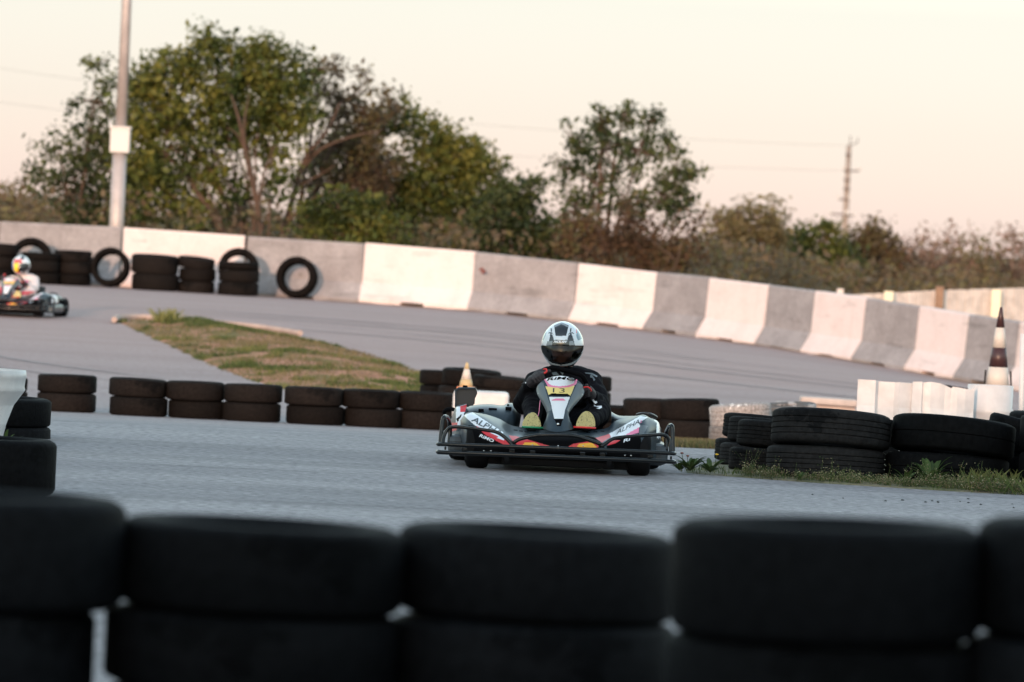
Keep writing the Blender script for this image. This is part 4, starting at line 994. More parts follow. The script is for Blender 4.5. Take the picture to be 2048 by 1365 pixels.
    # shoes: sole seen from the front
    for pts, an in (([(718, 912), (722, 880), (738, 845), (765, 815), (795, 800), (822, 804), (845, 835), (862, 875), (868, 912), (800, 916)], (795, 870)),
                    ([(1138, 912), (1142, 880), (1160, 840), (1185, 808), (1215, 790), (1245, 795), (1272, 822), (1288, 865), (1290, 912), (1215, 918)], (1215, 862))):
        sh = plate('shoe_sole', pts, 34.84, M_['sole'], P, thick=.018, bevel=.003)
        bm = bmesh.new(); cap_(bm, k(an[0], an[1] - 25, 34.885), k(an[0], an[1] + 30, 34.90), .036, .042); cap_(bm, k(an[0], an[1] + 25, 34.90), k(an[0], an[1] + 20, 34.99), .044, .05)
        bmesh.ops.scale(bm, verts=bm.verts, vec=(1, 1, 1)); obj('shoe', bm, M_['shoe'], P, smooth=True)
    # helmet
    hel = empty('helmet', HC - KR); hel.parent = P
    def shell(scale, polys, keep, zones, mats, name, visor=False):
        bm = bmesh.new(); NU, NV = (220, 150) if not second else (120, 84); rows = []
        for j in range(NV + 1):
            th = math.pi * j / NV; row = []
            for i in range(NU):
                ph = 2 * math.pi * i / NU; x = math.sin(th) * math.sin(ph); y = -math.sin(th) * math.cos(ph); z = math.cos(th)
                X_ = x * .129; Y_ = y * .150; Z_ = z * (.147 if z > 0 else .150)
                front = max(0, -y)
                if z < 0: X_ *= 1 - .20 * z * z; Y_ *= 1 - (.05 if y < 0 else .22) * z * z; Y_ -= front * .028 * min(1, -z * 1.8)
                if z < -.80: Z_ = -.150 * .80 - (abs(z) - .80) * .03
                if z > .3: X_ *= 1 - .05 * (z - .3)
                row.append(bm.verts.new(HC + Vector((X_, Y_, Z_)) * scale))
            rows.append(row)
        for j in range(NV):
            if -math.cos(math.pi * (j + .5) / NV) > .90: continue      # neck opening
            for i in range(NU):
                try: f = bm.faces.new((rows[j][i], rows[j+1][i], rows[j+1][(i+1) % NU], rows[j][(i+1) % NU]))
                except ValueError: continue
        rem = []
        for f in bm.faces:
            c_ = f.calc_center_median(); zx, zy = zoomh(c_); fr = c_.y < HC.y - .005
            iv = fr and inpoly(zx, zy, keep)
            if visor != bool(iv): rem.append(f); continue
            f.material_index = 0
            if fr or not visor:
                for pl, idx in zones:
                    if fr and inpoly(zx, zy, pl): f.material_index = idx
        bmesh.ops.delete(bm, geom=rem, context='FACES_ONLY')
        bmesh.ops.delete(bm, geom=[v for v in bm.verts if not v.link_faces], context='VERTS')
        bmesh.ops.recalc_face_normals(bm, faces=bm.faces)
        return obj(name, bm, mats, hel, smooth=True)
    VIS = [(560, 562), (1345, 562), (1335, 640), (1300, 700), (1222, 785), (1110, 850), (930, 885), (780, 852), (672, 790), (600, 700), (570, 640)]
    if not second:
        zones = [([(655, 300), (700, 290), (760, 330), (800, 440), (800, 560), (560, 560), (560, 470)], 0),
                 ([(735, 330), (780, 380), (800, 455), (1045, 455), (1062, 385), (1110, 330), (1140, 400), (1185, 562), (680, 562), (720, 440)], 2),
                 ([(785, 385), (1060, 385), (1040, 458), (800, 458)], 0),
                 ([(680, 480), (770, 480), (760, 562), (660, 562)], 1), ([(1080, 480), (1150, 480), (1180, 562), (1075, 562)], 1),
                 ([(575, 440), (600, 370), (655, 290), (668, 320), (640, 400), (612, 470)], 3), ([(1215, 270), (1260, 280), (1310, 350), (1320, 440), (1240, 470), (1208, 400)], 3),
                 ([(1195, 210), (1215, 230), (1222, 330), (1205, 330)], 4),
                 ([(800, 195), (935, 135), (1070, 195), (1022, 385), (832, 385)], 2), ([(812, 230), (935, 170), (1060, 230), (1066, 205), (935, 140), (804, 200)], 1),
                 ([(738, 245), (762, 245), (762, 315), (742, 315)], 2), ([(1098, 245), (1122, 245), (1112, 315), (1088, 315)], 2), ([(690, 345), (710, 318), (770, 325), (805, 380), (770, 345), (720, 335)], 2), ([(1045, 380), (1080, 325), (1140, 318), (1170, 350), (1130, 338), (1085, 345)], 2),
                 ([(570, 640), (600, 700), (672, 790), (780, 852), (930, 885), (1110, 850), (1222, 785), (1300, 700), (1330, 660), (1300, 740), (1225, 815), (1110, 878), (930, 912), (770, 880), (660, 815), (585, 715)], 2),
                 ([(560, 700), (660, 815), (770, 880), (930, 912), (1110, 878), (1225, 815), (1330, 690), (1300, 800), (1230, 860), (1110, 915), (930, 950), (770, 920), (650, 850), (570, 760)], 0),
                 ([(590, 800), (650, 850), (770, 920), (930, 950), (1110, 915), (1230, 860), (1290, 800), (1300, 1100), (600, 1100)], 2),
                 ([(1100, 1010), (1200, 930), (1310, 790), (1320, 860), (1200, 1010)], 1)]
    else:
        zones = [([(550, 420), (760, 420), (760, 1060), (550, 1060)], 3), ([(700, 470), (960, 460), (930, 900), (720, 900)], 5), ([(600, 850), (1000, 850), (1000, 1060), (600, 1060)], 4), ([(700, 300), (1050, 300), (1100, 460), (700, 460)], 4),
                 ([(1000, 150), (1150, 150), (1150, 300), (1000, 300)], 2), ([(1100, 850), (1350, 850), (1350, 1060), (1000, 1060)], 2)]
    KEEP = VIS if not second else [(930, 480), (1345, 480), (1335, 720), (1235, 820), (1120, 870), (930, 860)]
    sh = shell(1.0, None, KEEP, zones, helmet_mats + [M_['h_pad']], 'shell')
    vs_ = shell(1.012 if not second else 1.012, None, KEEP, [], [M_['visor']] if not second else [M_['h_black']], 'visor', visor=True)
    baked(sh, [('SOLIDIFY', {'thickness': .004, 'material_offset': 20})])
    if not second:
        HT = bvh_of(sh)
        letters('lettering', 'NOLAN', (790, 512), (225, 0), (28, -44), ZH, HT, M_['white_dec'], sh, bold=.05, off=.002)
        letters('suit_logo', 'N', (1180 - 0, 0), (1, 1), (1, 1), ZH, HT, M_['white_dec'], sh) if False else None
        for pl, mm in (([(1206, 488), (1262, 492), (1308, 516), (1300, 526), (1255, 504), (1215, 498)], 'slate_lt'), ([(1250, 508), (1262, 505), (1290, 545), (1278, 556), (1268, 532), (1250, 528)], 'slate_lt'),
                       ([(1262, 702), (1276, 698), (1288, 714), (1300, 710), (1306, 724), (1290, 735), (1272, 718)], 'white_dec'), ([(1278, 738), (1296, 750), (1325, 757), (1338, 748), (1342, 762), (1322, 774), (1296, 768), (1280, 752)], 'white_dec'),
                       ([(706, 578), (738, 562), (752, 566), (745, 578), (724, 574)], 'white_dec'), ([(950, 490), (985, 484), (1008, 508), (960, 512)], 'slate_lt'), ([(1012, 482), (1042, 492), (1034, 510)], 'slate_lt')):
            plate('suit_patch', pl, 35.4, M_[mm], o, tree=BT, sub=2, off=.004)
    else:
        for pl, mm in (([(1100, 560), (1180, 560), (1150, 700), (1090, 700)], 'pink_dec'), ([(860, 600), (960, 620), (980, 860), (900, 860)], 'red_dec'), ([(1280, 800), (1400, 820), (1330, 880), (1240, 870)], 'red_dec'), ([(760, 760), (820, 740), (880, 880), (800, 900)], 'red_dec')):
            plate('suit_patch', pl, 35.4, M_[mm], o, tree=BT, sub=2, off=.004)
    return P
HM = [M_['h_white'], M_['h_grey'], M_['h_black'], M_['h_slate'], M_['h_red'], M_['h_yellow']]
d1 = build_driver('person in black race suit and white, grey and black helmet driving kart 13', M_['suit_black'], HM)
HM2 = [M_['h_white'], M_['h_grey'], M_['h_black'], M_['h_blue'], M_['h_red'], M_['h_yellow']]
d2 = build_driver('person in white race suit with red patches and multicoloured helmet, at the left edge', M_['suit_white'], HM2, True)

# second kart: the same model far off at the left edge
index_kids()
k2 = copy_tree(kart); k2.animation_data_clear()
k2['label'] = 'dark blurred kart at the left edge, driven by the person in white'
hp = at(32, 525, 78.3); yaw = R(-9)
bx2 = Vector((hp.x - (HC.x - KR.x), 78.3, 0)); bx2.z = zg(bx2.x, 78.5)
k2.location = bx2; k2.rotation_euler = (0, 0, yaw); d2.location = bx2; d2.rotation_euler = (0, 0, yaw); k2.scale = d2.scale = (.93, .93, .90)

# ------------------------------------------------------------------ lamp post, utility pole, wires, fence
Yl = 99.6; pb = at(232, 470, Yl); lx = pb.x; lz = zg(lx, Yl); top_z = at(254, -60, Yl).z + 1.6
lp = empty('lamp_post', Vector((lx, Yl, lz))); tag(lp, 'tall grey steel lamp post with a box collar behind the barrier on the left', 'lamp post')
def lxz(py): return at(232, py, Yl).z
zc0, zc1 = lxz(306), lxz(253)
revolve('shaft', [(.125, lz - .1 - 0), (.118, zc0)], Vector((lx, Yl, 0)), M_['steel'], lp, 20)
revolve('upper_shaft', [(.095, zc1), (.075, top_z)], Vector((lx, Yl, 0)), M_['steel'], lp, 20)
bm = bmesh.new(); add_box(bm, (lx, Yl, (zc0 + zc1) / 2), (.33, .30, zc1 - zc0), bevel=.02); add_box(bm, (lx, Yl, zc1 - .02), (.36, .33, .04), bevel=.01); obj('collar', bm, M_['box_grey'], lp)
bm = bmesh.new(); add_tube(bm, [Vector((lx, Yl, top_z - .02)), Vector((lx, Yl - .5, top_z + .12))], .035, 8); add_box(bm, (lx, Yl - .7, top_z + .13), (.25, .5, .1), bevel=.03); obj('lamp_head', bm, M_['box_grey'], lp)

Yu = 210.0; ub = at(1689, 480, Yu); ux_ = ub.x; uz0 = zg(ux_, Yu); uz1 = at(1698, 292, Yu).z
up_ = empty('utility_pole', Vector((ux_, Yu, uz0))); tag(up_, 'thin weathered utility pole with crossarms rising above the bushes on the right', 'utility pole')
revolve('pole', [(.13, uz0 - .2), (.085, uz1)], Vector((ux_, Yu, 0)), M_['pole_conc'], up_, 12)
def uz(py): return at(1694, py, Yu).z
def cross(py, x0, x1, nm='crossarm'):
    bm = bmesh.new(); z = uz(py); add_tube(bm, [Vector((ux_ + x0, Yu - .1, z)), Vector((ux_ + x1, Yu - .1, z + .01))], .035, 6); c = obj(nm, bm, M_['wire'], up_)
    for s in (x0, x1):
        b2 = bmesh.new(); add_lathe(b2, [(.03, 0), (.05, .04), (.03, .08), (.045, .12), (.01, .17)], 8, c=(ux_ + s, Yu - .1, z + .02), closed=False); obj('insulator', b2, M_['box_grey'], c)
cross(342, -.14, .40); cross(400, -.28, .1); cross(430, -.55, .05); cross(432, .0, .28, 'bracket')
bm = bmesh.new(); z = uz1
add_tube(bm, [Vector((ux_, Yu, z)), Vector((ux_ + .05, Yu, z + .25)), Vector((ux_ + .02, Yu, z + .36))], .02, 5); add_tube(bm, [Vector((ux_, Yu, z + .02)), Vector((ux_ + .28, Yu, z + .1)), Vector((ux_ + .30, Yu, z + .3))], .02, 5); obj('top_fitting', bm, M_['wire'], up_)
for py in (310, 360, 378):
    bm = bmesh.new(); add_box(bm, (ux_ - .02, Yu - .12, uz(py)), (.24 if py > 340 else .20, .2, .06)); obj('clamp', bm, M_['wire'], up_)
for (pa, pb_, lab) in (((1698, 292), (-60, 128), 'highest thin power cable across the pale sky'), ((1696, 342), (-60, 196), 'lower thin power cable across the pale sky')):
    a, b = at(*pa, Yu), at(pb_[0], pb_[1], 190); bm = bmesh.new(); pts = []
    for i in range(25):
        t = i / 24; q = a.lerp(b, t); q.z -= .9 * 4 * t * (1 - t) * .5; pts.append(q)
    add_tube(bm, pts, .004, 4); tag(obj('power_cable', bm, M_['wire']), lab, 'cable', 'power cables')

SCRUB_CUT = True
fr = empty('board_fence', Vector((5.6, 99, 0))); tag(fr, 'pale fence of upright boards behind the barrier on the right', 'fence')
FP = [(1660, 594, 99), (1692, 590, 99.2), (1780, 586, 99.7), (1882, 581, 100.3), (1995, 578, 101), (2060, 576.5, 101.4), (2200, 573, 102.4)]
bm = bmesh.new(); pos = [at(*p) for p in FP]
for i in range(len(pos) - 1):
    a, b = pos[i], pos[i + 1]; L = (b - a).length; n = max(3, int(L / .085))
    for j in range(n):
        q = a.lerp(b, (j + .5) / n); z0 = -.95; h = q.z - z0; ang = math.atan2(b.y - a.y, b.x - a.x)
        add_box(bm, (q.x, q.y, z0 + h / 2 + random.uniform(-.006, .006)), (L / n * .78, .03 if j % 2 else .05, h), rot=Matrix.Rotation(ang, 3, 'Z'))
obj('boards', bm, M_['fence'], fr)
bm = bmesh.new()
for i in range(len(pos) - 1):
    a, b = pos[i], pos[i + 1]; o_ = Vector((0, .08, 0)); add_tube(bm, [a + o_ - Vector((0, 0, .18)), b + o_ - Vector((0, 0, .18))], .045, 4)
obj('rail', bm, mat('pale_rail', (.45, .42, .40), .8), fr)
for (px, py, Yf, m, wd) in ((1684, 578, 99.0, 'fence', .11), (1781, 583, 99.55, 'cream', .15), (1883, 573, 100.15, 'fence_post', .14), (1996, 580, 100.85, 'cream', .16)):
    q = at(px, py, Yf); bm = bmesh.new(); add_box(bm, (q.x - .03, q.y - .06, (q.z - .95) / 2), (wd, .08, q.z + .95), bevel=.008); obj('post', bm, M_[m], fr)

# ------------------------------------------------------------------ trees and shrubs
def leaves_arr(centres, n_per, spread, size, flat=.75):
    """clusters of small leaves: centres (m,3)"""
    m = len(centres); N = m * n_per
    c = np.repeat(centres, n_per, axis=0); sp = np.repeat(spread, n_per)[:, None] if np.ndim(spread) else spread
    p = c + np.clip(rng.normal(size=(N, 3)), -1.7, 1.7) * sp * np.array([1, 1, flat])
    a = rng.normal(size=(N, 3)); a /= np.linalg.norm(a, axis=1, keepdims=True)
    b = rng.normal(size=(N, 3)); b -= (b * a).sum(1, keepdims=True) * a; b /= np.linalg.norm(b, axis=1, keepdims=True)
    s = size * np.clip(rng.lognormal(-.08, .40, size=(N, 1)), .4, 2.0)
    v = np.stack([p - a * s, p - b * s * .55, p + a * s, p + b * s * .55], axis=1).reshape(-1, 3)
    f = np.arange(N * 4).reshape(-1, 4)
    return v, f
def branch_path(a, b, wob, n=5):
    pts = [a.lerp(b, i / n) for i in range(n + 1)]; L = (b - a).length
    for i in range(1, n): pts[i] += Vector((random.gauss(0, 1), random.gauss(0, 1), random.gauss(0, .5))) * wob * L
    return pts
def tree(name, label, cat, base_px, Y, lobes, leafm, group, cl_den=1.0, n_per=26, size=.05, stems=2, twigs=60, trunk_r=.10, depth=.8, barkm='bark', spread=.16, limbs=None, twl=.5):
    """lobes: (px,py,r px, density). Crown = leaf clusters filling the lobes, joined to the stems by limbs"""
    base = at(base_px, 500, Y); bz = zg(base.x, min(Y, 95)) ; base = Vector((base.x, Y, bz - .05))
    root = empty(name, base); tag(root, label, cat, group)
    cen = []; sprd = []; ppm = FPX / Y; tips = []
    lob = []
    for (px, py, r, den) in lobes:
        c = at(px, py, Y); rr = r / ppm; lob.append((c, rr))
        n = int(den * cl_den * 26 * rr * rr * 4.8) + 3
        for _ in range(n):
            d = rng.normal(size=3); d /= np.linalg.norm(d); u = rng.uniform(.12, 1) ** .42
            q = np.array(c) + d * rr * u * np.array([1, depth, 1]) * rng.uniform(.85, 1.12)
            if q[2] < bz + .05: q[2] = bz + .05 + rng.uniform(0, .4)
            cen.append(q); sprd.append(spread * rng.uniform(.55, 1.25)); tips.append((Vector(q), c))
    cen = np.array(cen); sprd = np.array(sprd)
    v, f = leaves_arr(cen, int(n_per * 1.15), sprd, size)
    ok = v.reshape(-1, 4, 3)[:, :, 2].min(1) > bz - .05
    arr_obj('crown', v, f[ok], leafm, root)
    bm = bmesh.new()
    st = []
    for s in range(stems):
        st.append(base + Vector((random.uniform(-.25, .25) * (stems > 1), random.uniform(-.3, .3), 0)))
    for i, (c, rr) in enumerate(lob):
        b0 = st[i % stems]; mid = b0.lerp(c, .45) + Vector((0, 0, .12 * (c - b0).length)); 
        pts = spline([b0, mid, c], 5); n = len(pts)
        for j in range(1, n - 1): pts[j] = pts[j] + Vector((random.gauss(0, .03), random.gauss(0, .03), 0))
        r0 = trunk_r * (.9 if i < stems else .32); add_tube(bm, pts, [r0 * (1 - .72 * j / (n - 1)) for j in range(n)], 7)
    if limbs:
        for L in limbs:
            P = [at(x, y, Y + dy) for x, y, dy in L[1]]; P = spline(P, 4); n = len(P)
            add_tube(bm, P, [L[0] * .68 * (1 - .75 * j / (n - 1)) for j in range(n)], 7)
    random.shuffle(tips)
    for (q, c) in tips[:twigs]:
        a = c.lerp(q, random.uniform(0, .35)); e2 = q + (q - c) * random.uniform(0, twl) * .6
        pts = branch_path(a, e2, .06, 4); add_tube(bm, pts, [.017, .013, .009, .006, .003], 4, cap=False)
    obj('trunk', bm, M_[barkm], root)
    return root
TG = 'trees beyond the barrier'
tree('small_tree', 'loose dark green tree left of the lamp post, its leaves sparse against the sky', 'tree', 165, 108, [(190, 200, 55, .7), (175, 290, 60, .9), (120, 300, 45, .7), (215, 330, 70, 1.1), (140, 380, 70, 1.0), (210, 420, 70, 1.1), (190, 130, 28, .5), (90, 350, 36, .6), (260, 400, 60, 1.0)], M_['lf_dark'], TG, n_per=20, size=.045, stems=3, twigs=120, trunk_r=.05, spread=.13)
tree('leafy_tree', 'biggest olive green tree behind the gap in the barrier, its upper right lit yellow green', 'tree', 505, 107, [(275, 170, 42, .9), (268, 250, 44, .9), (265, 340, 48, .9), (330, 150, 62, 1.0), (420, 125, 62, 1.0), (500, 130, 60, 1.1), (565, 150, 60, 1.2), (300, 220, 62, 1.0), (390, 215, 75, 1.1), (480, 210, 75, 1.2), (570, 215, 60, 1.5), (330, 300, 75, 1.0), (430, 300, 70, .8), (540, 280, 60, .9), (300, 380, 70, .8), (395, 390, 75, .7), (470, 385, 50, .5), (560, 370, 50, .5), (405, 75, 24, .5), (540, 90, 26, .7), (455, 85, 28, .6)],
     M_['lf_olive'], TG, n_per=24, size=.052, stems=3, twigs=160, trunk_r=.085, spread=.17, limbs=[(.085, [(522, 462, -1.2), (512, 400, -1.3), (492, 310, -1.5), (478, 240, -1.6), (462, 190, -1.5)]), (.05, [(515, 400, -1.3), (528, 350, -1.5), (546, 292, -1.6)]), (.04, [(500, 330, -1.4), (478, 275, -1.6), (455, 255, -1.7)]), (.05, [(492, 310, -1.5), (488, 250, -1.6), (498, 190, -1.5)])])
tree('leafy_tree', 'brownish half bare tree with curved reddish limbs right of the biggest tree', 'tree', 580, 110, [(640, 170, 50, .5), (690, 200, 62, .6), (740, 250, 62, .7), (680, 290, 70, .8), (640, 370, 62, .6), (760, 330, 62, .8), (720, 390, 70, .9), (665, 140, 30, .3), (735, 150, 28, .2), (790, 210, 30, .35)],
     M_['lf_brown'], TG, n_per=20, size=.046, stems=2, twigs=330, trunk_r=.07, spread=.15, barkm='bark', twl=1.2, limbs=[(.10, [(565, 470, -2.2), (585, 400, -2.3), (610, 320, -2.4), (655, 260, -2.4), (680, 205, -2.3)]), (.06, [(600, 345, -2.3), (640, 300, -2.5), (700, 275, -2.6), (760, 262, -2.6)]), (.055, [(580, 440, -2.3), (620, 400, -2.5), (680, 378, -2.7)]), (.04, [(612, 320, -2.4), (612, 270, -2.5), (620, 200, -2.4)]), (.04, [(600, 370, -2.4), (640, 350, -2.6), (670, 330, -2.7)])])
tree('leafy_tree', 'broad olive tree sloping down to the right behind the white block', 'tree', 830, 111, [(700, 330, 60, .8), (745, 285, 50, .7), (640, 330, 50, .6), (800, 240, 50, .8), (850, 280, 55, .9), (900, 310, 55, 1.0), (940, 320, 45, 1.0), (970, 360, 50, 1.2), (860, 360, 70, 1.3), (780, 370, 60, 1.1), (720, 420, 60, 1.3), (800, 440, 70, 1.4), (900, 420, 80, 1.4), (985, 420, 50, 1.3), (930, 280, 24, .6)],
     M_['lf_olive'], TG, n_per=26, size=.05, stems=3, twigs=140, trunk_r=.06, spread=.16)
tree('dense_shrub', 'dense yellowish green bush right under the curved limbs behind the barrier', 'shrub', 660, 103, [(620, 440, 40, 1.4), (680, 420, 45, 1.5), (740, 440, 50, 1.5), (690, 470, 50, 1.4), (790, 470, 45, 1.4)], M_['lf_olive'], TG, n_per=26, size=.045, stems=3, twigs=40, trunk_r=.03, spread=.14)
tree('dense_shrub', 'dark dense bush between the broad olive tree and the round tree', 'shrub', 1020, 108, [(950, 470, 50, 1.3), (1010, 440, 55, 1.4), (1050, 400, 42, 1.2), (1065, 370, 28, .8), (1060, 460, 55, 1.4), (1000, 500, 50, 1.4), (1100, 490, 50, 1.3)], M_['lf_dark'], TG, n_per=26, size=.048, stems=3, twigs=70, trunk_r=.04, spread=.15)
tree('round_tree', 'round airy tree standing alone in the centre, sky showing through its crown', 'tree', 1225, 106, [(1200, 245, 36, .9), (1245, 230, 34, .8), (1295, 250, 36, .8), (1150, 280, 36, .8), (1210, 300, 55, .8), (1280, 300, 50, .8), (1340, 290, 30, .8), (1130, 340, 36, .7), (1190, 370, 55, .8), (1350, 345, 45, 1.0), (1385, 345, 26, .8), (1330, 400, 50, 1.0), (1250, 400, 50, .8), (1150, 420, 50, .9), (1370, 410, 34, .9), (1265, 350, 30, .4)],
     M_['lf_dark'], TG, n_per=20, size=.043, stems=2, twigs=300, trunk_r=.06, spread=.115, twl=.9)
tree('dry_shrub', 'reddish brown dry shrub at the foot of the round tree', 'shrub', 1260, 102, [(1150, 480, 46, 1.0), (1210, 490, 50, 1.1), (1270, 480, 50, 1.1), (1330, 490, 50, 1.0), (1370, 500, 40, .9), (1250, 440, 36, .6), (1290, 520, 40, 1.1), (1180, 440, 30, .5), (1390, 450, 20, .3)], M_['lf_rust'], TG, n_per=22, size=.042, stems=4, twigs=260, trunk_r=.03, spread=.14, twl=1.0, limbs=[(.03, [(1275, 575, -.3), (1345, 540, -1.2), (1362, 490, -1.3), (1385, 455, -1.3)]), (.025, [(1350, 520, -1.2), (1320, 495, -1.3), (1300, 480, -1.3)])])
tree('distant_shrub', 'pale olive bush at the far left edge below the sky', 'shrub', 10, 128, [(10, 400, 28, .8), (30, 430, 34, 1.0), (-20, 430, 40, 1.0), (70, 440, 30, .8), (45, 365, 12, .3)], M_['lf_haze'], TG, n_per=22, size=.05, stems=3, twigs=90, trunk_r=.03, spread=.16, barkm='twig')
TG = 'distant shrubs beyond the barrier on the right'
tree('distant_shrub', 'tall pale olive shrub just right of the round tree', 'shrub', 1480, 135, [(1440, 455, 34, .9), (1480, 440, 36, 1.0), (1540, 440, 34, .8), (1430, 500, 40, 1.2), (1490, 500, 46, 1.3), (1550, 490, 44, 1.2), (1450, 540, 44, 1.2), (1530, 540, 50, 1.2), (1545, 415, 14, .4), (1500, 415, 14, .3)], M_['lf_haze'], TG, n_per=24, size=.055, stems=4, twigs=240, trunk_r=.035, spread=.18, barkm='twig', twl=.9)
tree('distant_shrub', 'green dense bush left of the utility pole\'s foot', 'shrub', 1620, 138, [(1600, 500, 40, 1.2), (1650, 490, 40, 1.2), (1620, 540, 50, 1.3), (1590, 465, 16, .5), (1680, 530, 46, 1.3), (1570, 550, 40, 1.2), (1665, 460, 18, .5)], M_['lf_olive'], TG, n_per=26, size=.055, stems=4, twigs=120, trunk_r=.035, spread=.18, barkm='twig')
tree('distant_shrub', 'mixed brown and green bush right of the utility pole\'s foot', 'shrub', 1745, 140, [(1720, 490, 34, 1.0), (1750, 475, 30, .9), (1770, 510, 40, 1.1), (1720, 545, 46, 1.2), (1790, 550, 46, 1.2), (1750, 450, 12, .3)], M_['lf_brown'], TG, n_per=24, size=.055, stems=4, twigs=260, trunk_r=.03, spread=.18, barkm='twig', twl=1.0)
for i, (px, h, lab) in enumerate([(1800, 478, 'first'), (1850, 470, 'second'), (1905, 465, 'third'), (1960, 468, 'fourth'), (2015, 462, 'fifth'), (2075, 470, 'last')]):
    tree('bare_shrub', '%s of the bare pinkish brown shrubs, counting right from the utility pole' % lab, 'shrub', px, 140 + (i % 3) * 4, [(px - 10, h + 10, 30, .25), (px + 14, h + 36, 34, .5), (px - 16, h + 60, 36, .8), (px + 10, h + 84, 40, 1.1), (px - 20, h + 104, 40, 1.2)], M_['lf_pink'] if i != 3 else M_['lf_haze'], TG, n_per=13, size=.045, stems=5, twigs=330, trunk_r=.025, spread=.2, barkm='twig', twl=1.1)
# low scrub filling the ground behind the wall
m_ = 2600; xs_ = rng.uniform(-15, 15, m_); ys_ = 103 + rng.uniform(0, 1, m_) * 40; ys_ = np.where(xs_ > 4.3, ys_ * .7 + 44, ys_); zz_ = np.array([zg(a, 95) for a in xs_]) + rng.uniform(0, 1, m_) ** .8 * 1.45
v, f = leaves_arr(np.stack([xs_, ys_, zz_], 1), 26, .22, .055)
tag(arr_obj('scrub', v, f, M_['lf_scrub']), 'low mixed undergrowth covering the ground behind the barrier', 'undergrowth', None, 'stuff')

# ------------------------------------------------------------------ grass and weeds
def blades(pts, h, wdt, lean=.35):
    n = len(pts); a = rng.uniform(0, 2 * np.pi, n); hh = h * rng.uniform(.5, 1.2, n); d = np.stack([np.cos(a), np.sin(a), np.zeros(n)], 1)
    ln = rng.normal(size=(n, 3)) * lean * hh[:, None]; ln[:, 2] = 0
    up = np.stack([np.zeros(n), np.zeros(n), hh], 1); ww = wdt * rng.uniform(.7, 1.3, n)[:, None]
    v = np.stack([pts - d * ww, pts + d * ww, pts + up * .6 + ln * .4 + d * ww * .6, pts + up + ln], 1).reshape(-1, 3)
    return v, np.arange(n * 4).reshape(-1, 4)
def surf_tree(o): return bvh_of(o)
def scatter(P, n, ztree, maskf=None):
    x0, x1 = min(p[0] for p in P), max(p[0] for p in P); y0, y1 = min(p[1] for p in P), max(p[1] for p in P); out = []
    t_ = 0
    while len(out) < n and t_ < n * 12:
        t_ += 1; x, y = random.uniform(x0, x1), random.uniform(y0, y1)
        if not inpoly(x, y, P) or (maskf and not maskf(x, y)): continue
        h = ztree.ray_cast(Vector((x, y, 5)), Vector((0, 0, -1))); 
        if h[0] is None: continue
        out.append((x, y, h[0].z - .005))
    return np.array(out).reshape(-1, 3)
it_ = surf_tree(island)
pts = scatter(ISLP, 17000, it_, lambda x, y: nz(x, y, .9) + .9 * nz(x, y, 3) > .33)
v, f = blades(pts, .055, .006); tag(arr_obj('grass', v, f, M_['blade']), 'green grass growing in patches on the reddish island', 'grass', None, 'stuff')
pts = scatter(ISLP, 9000, it_, lambda x, y: nz(x, y, .9) < .1)
v, f = blades(pts, .05, .005); tag(arr_obj('dry_grass', v, f, M_['blade_dry']), 'dry straw coloured grass between the green patches on the island', 'grass', None, 'stuff')
q = ground_at(335, 656); pts = np.array([(q.x + random.uniform(-.14, .14), q.y + random.uniform(-.3, .3), zg(q.x, q.y) + .03) for _ in range(240)])
v, f = blades(pts, .20, .007, .35); tag(arr_obj('grass_tuft', v, f, leaf_mat('yellowish_grass', (.16, .17, .05), (.24, .24, .08), (.3, .3, .12))), 'tall yellow green grass tuft on the tip of the island', 'grass tuft')
vt = surf_tree(verge)
pts = scatter(VGP, 900, vt, lambda x, y: y < np.interp(x, [p.x for p in vg], [p.y for p in vg]) + .6 and (x > 2.3 or nz(x, y, 2.5) > .05 or x < 1.33)); v, f = blades(pts, .04, .0022)
tag(arr_obj('grass', v, f, M_['blade']), 'short green grass on the verge in front of the near tyres', 'grass', None, 'stuff')
pts = scatter(VGP, 1100, vt, lambda x, y: y < vg[-1].y + .9 and x > 2.72); v, f = blades(pts, .11, .0022, .4)
tag(arr_obj('tall_grass', v, f, M_['blade']), 'taller dark grass at the right edge of the verge', 'grass', None, 'stuff')
# green strip behind the kart
pts = []
for _ in range(6000):
    px = random.uniform(1330, 1450); y = random.uniform(45.5, 49); q = at(px, 890, y); pts.append((q.x, y, zg(q.x, y)))
v, f = blades(np.array(pts), .065, .004); tag(arr_obj('grass', v, f, M_['blade_dry']), 'strip of grass in front of the rightmost middle row tyres', 'grass', None, 'stuff')
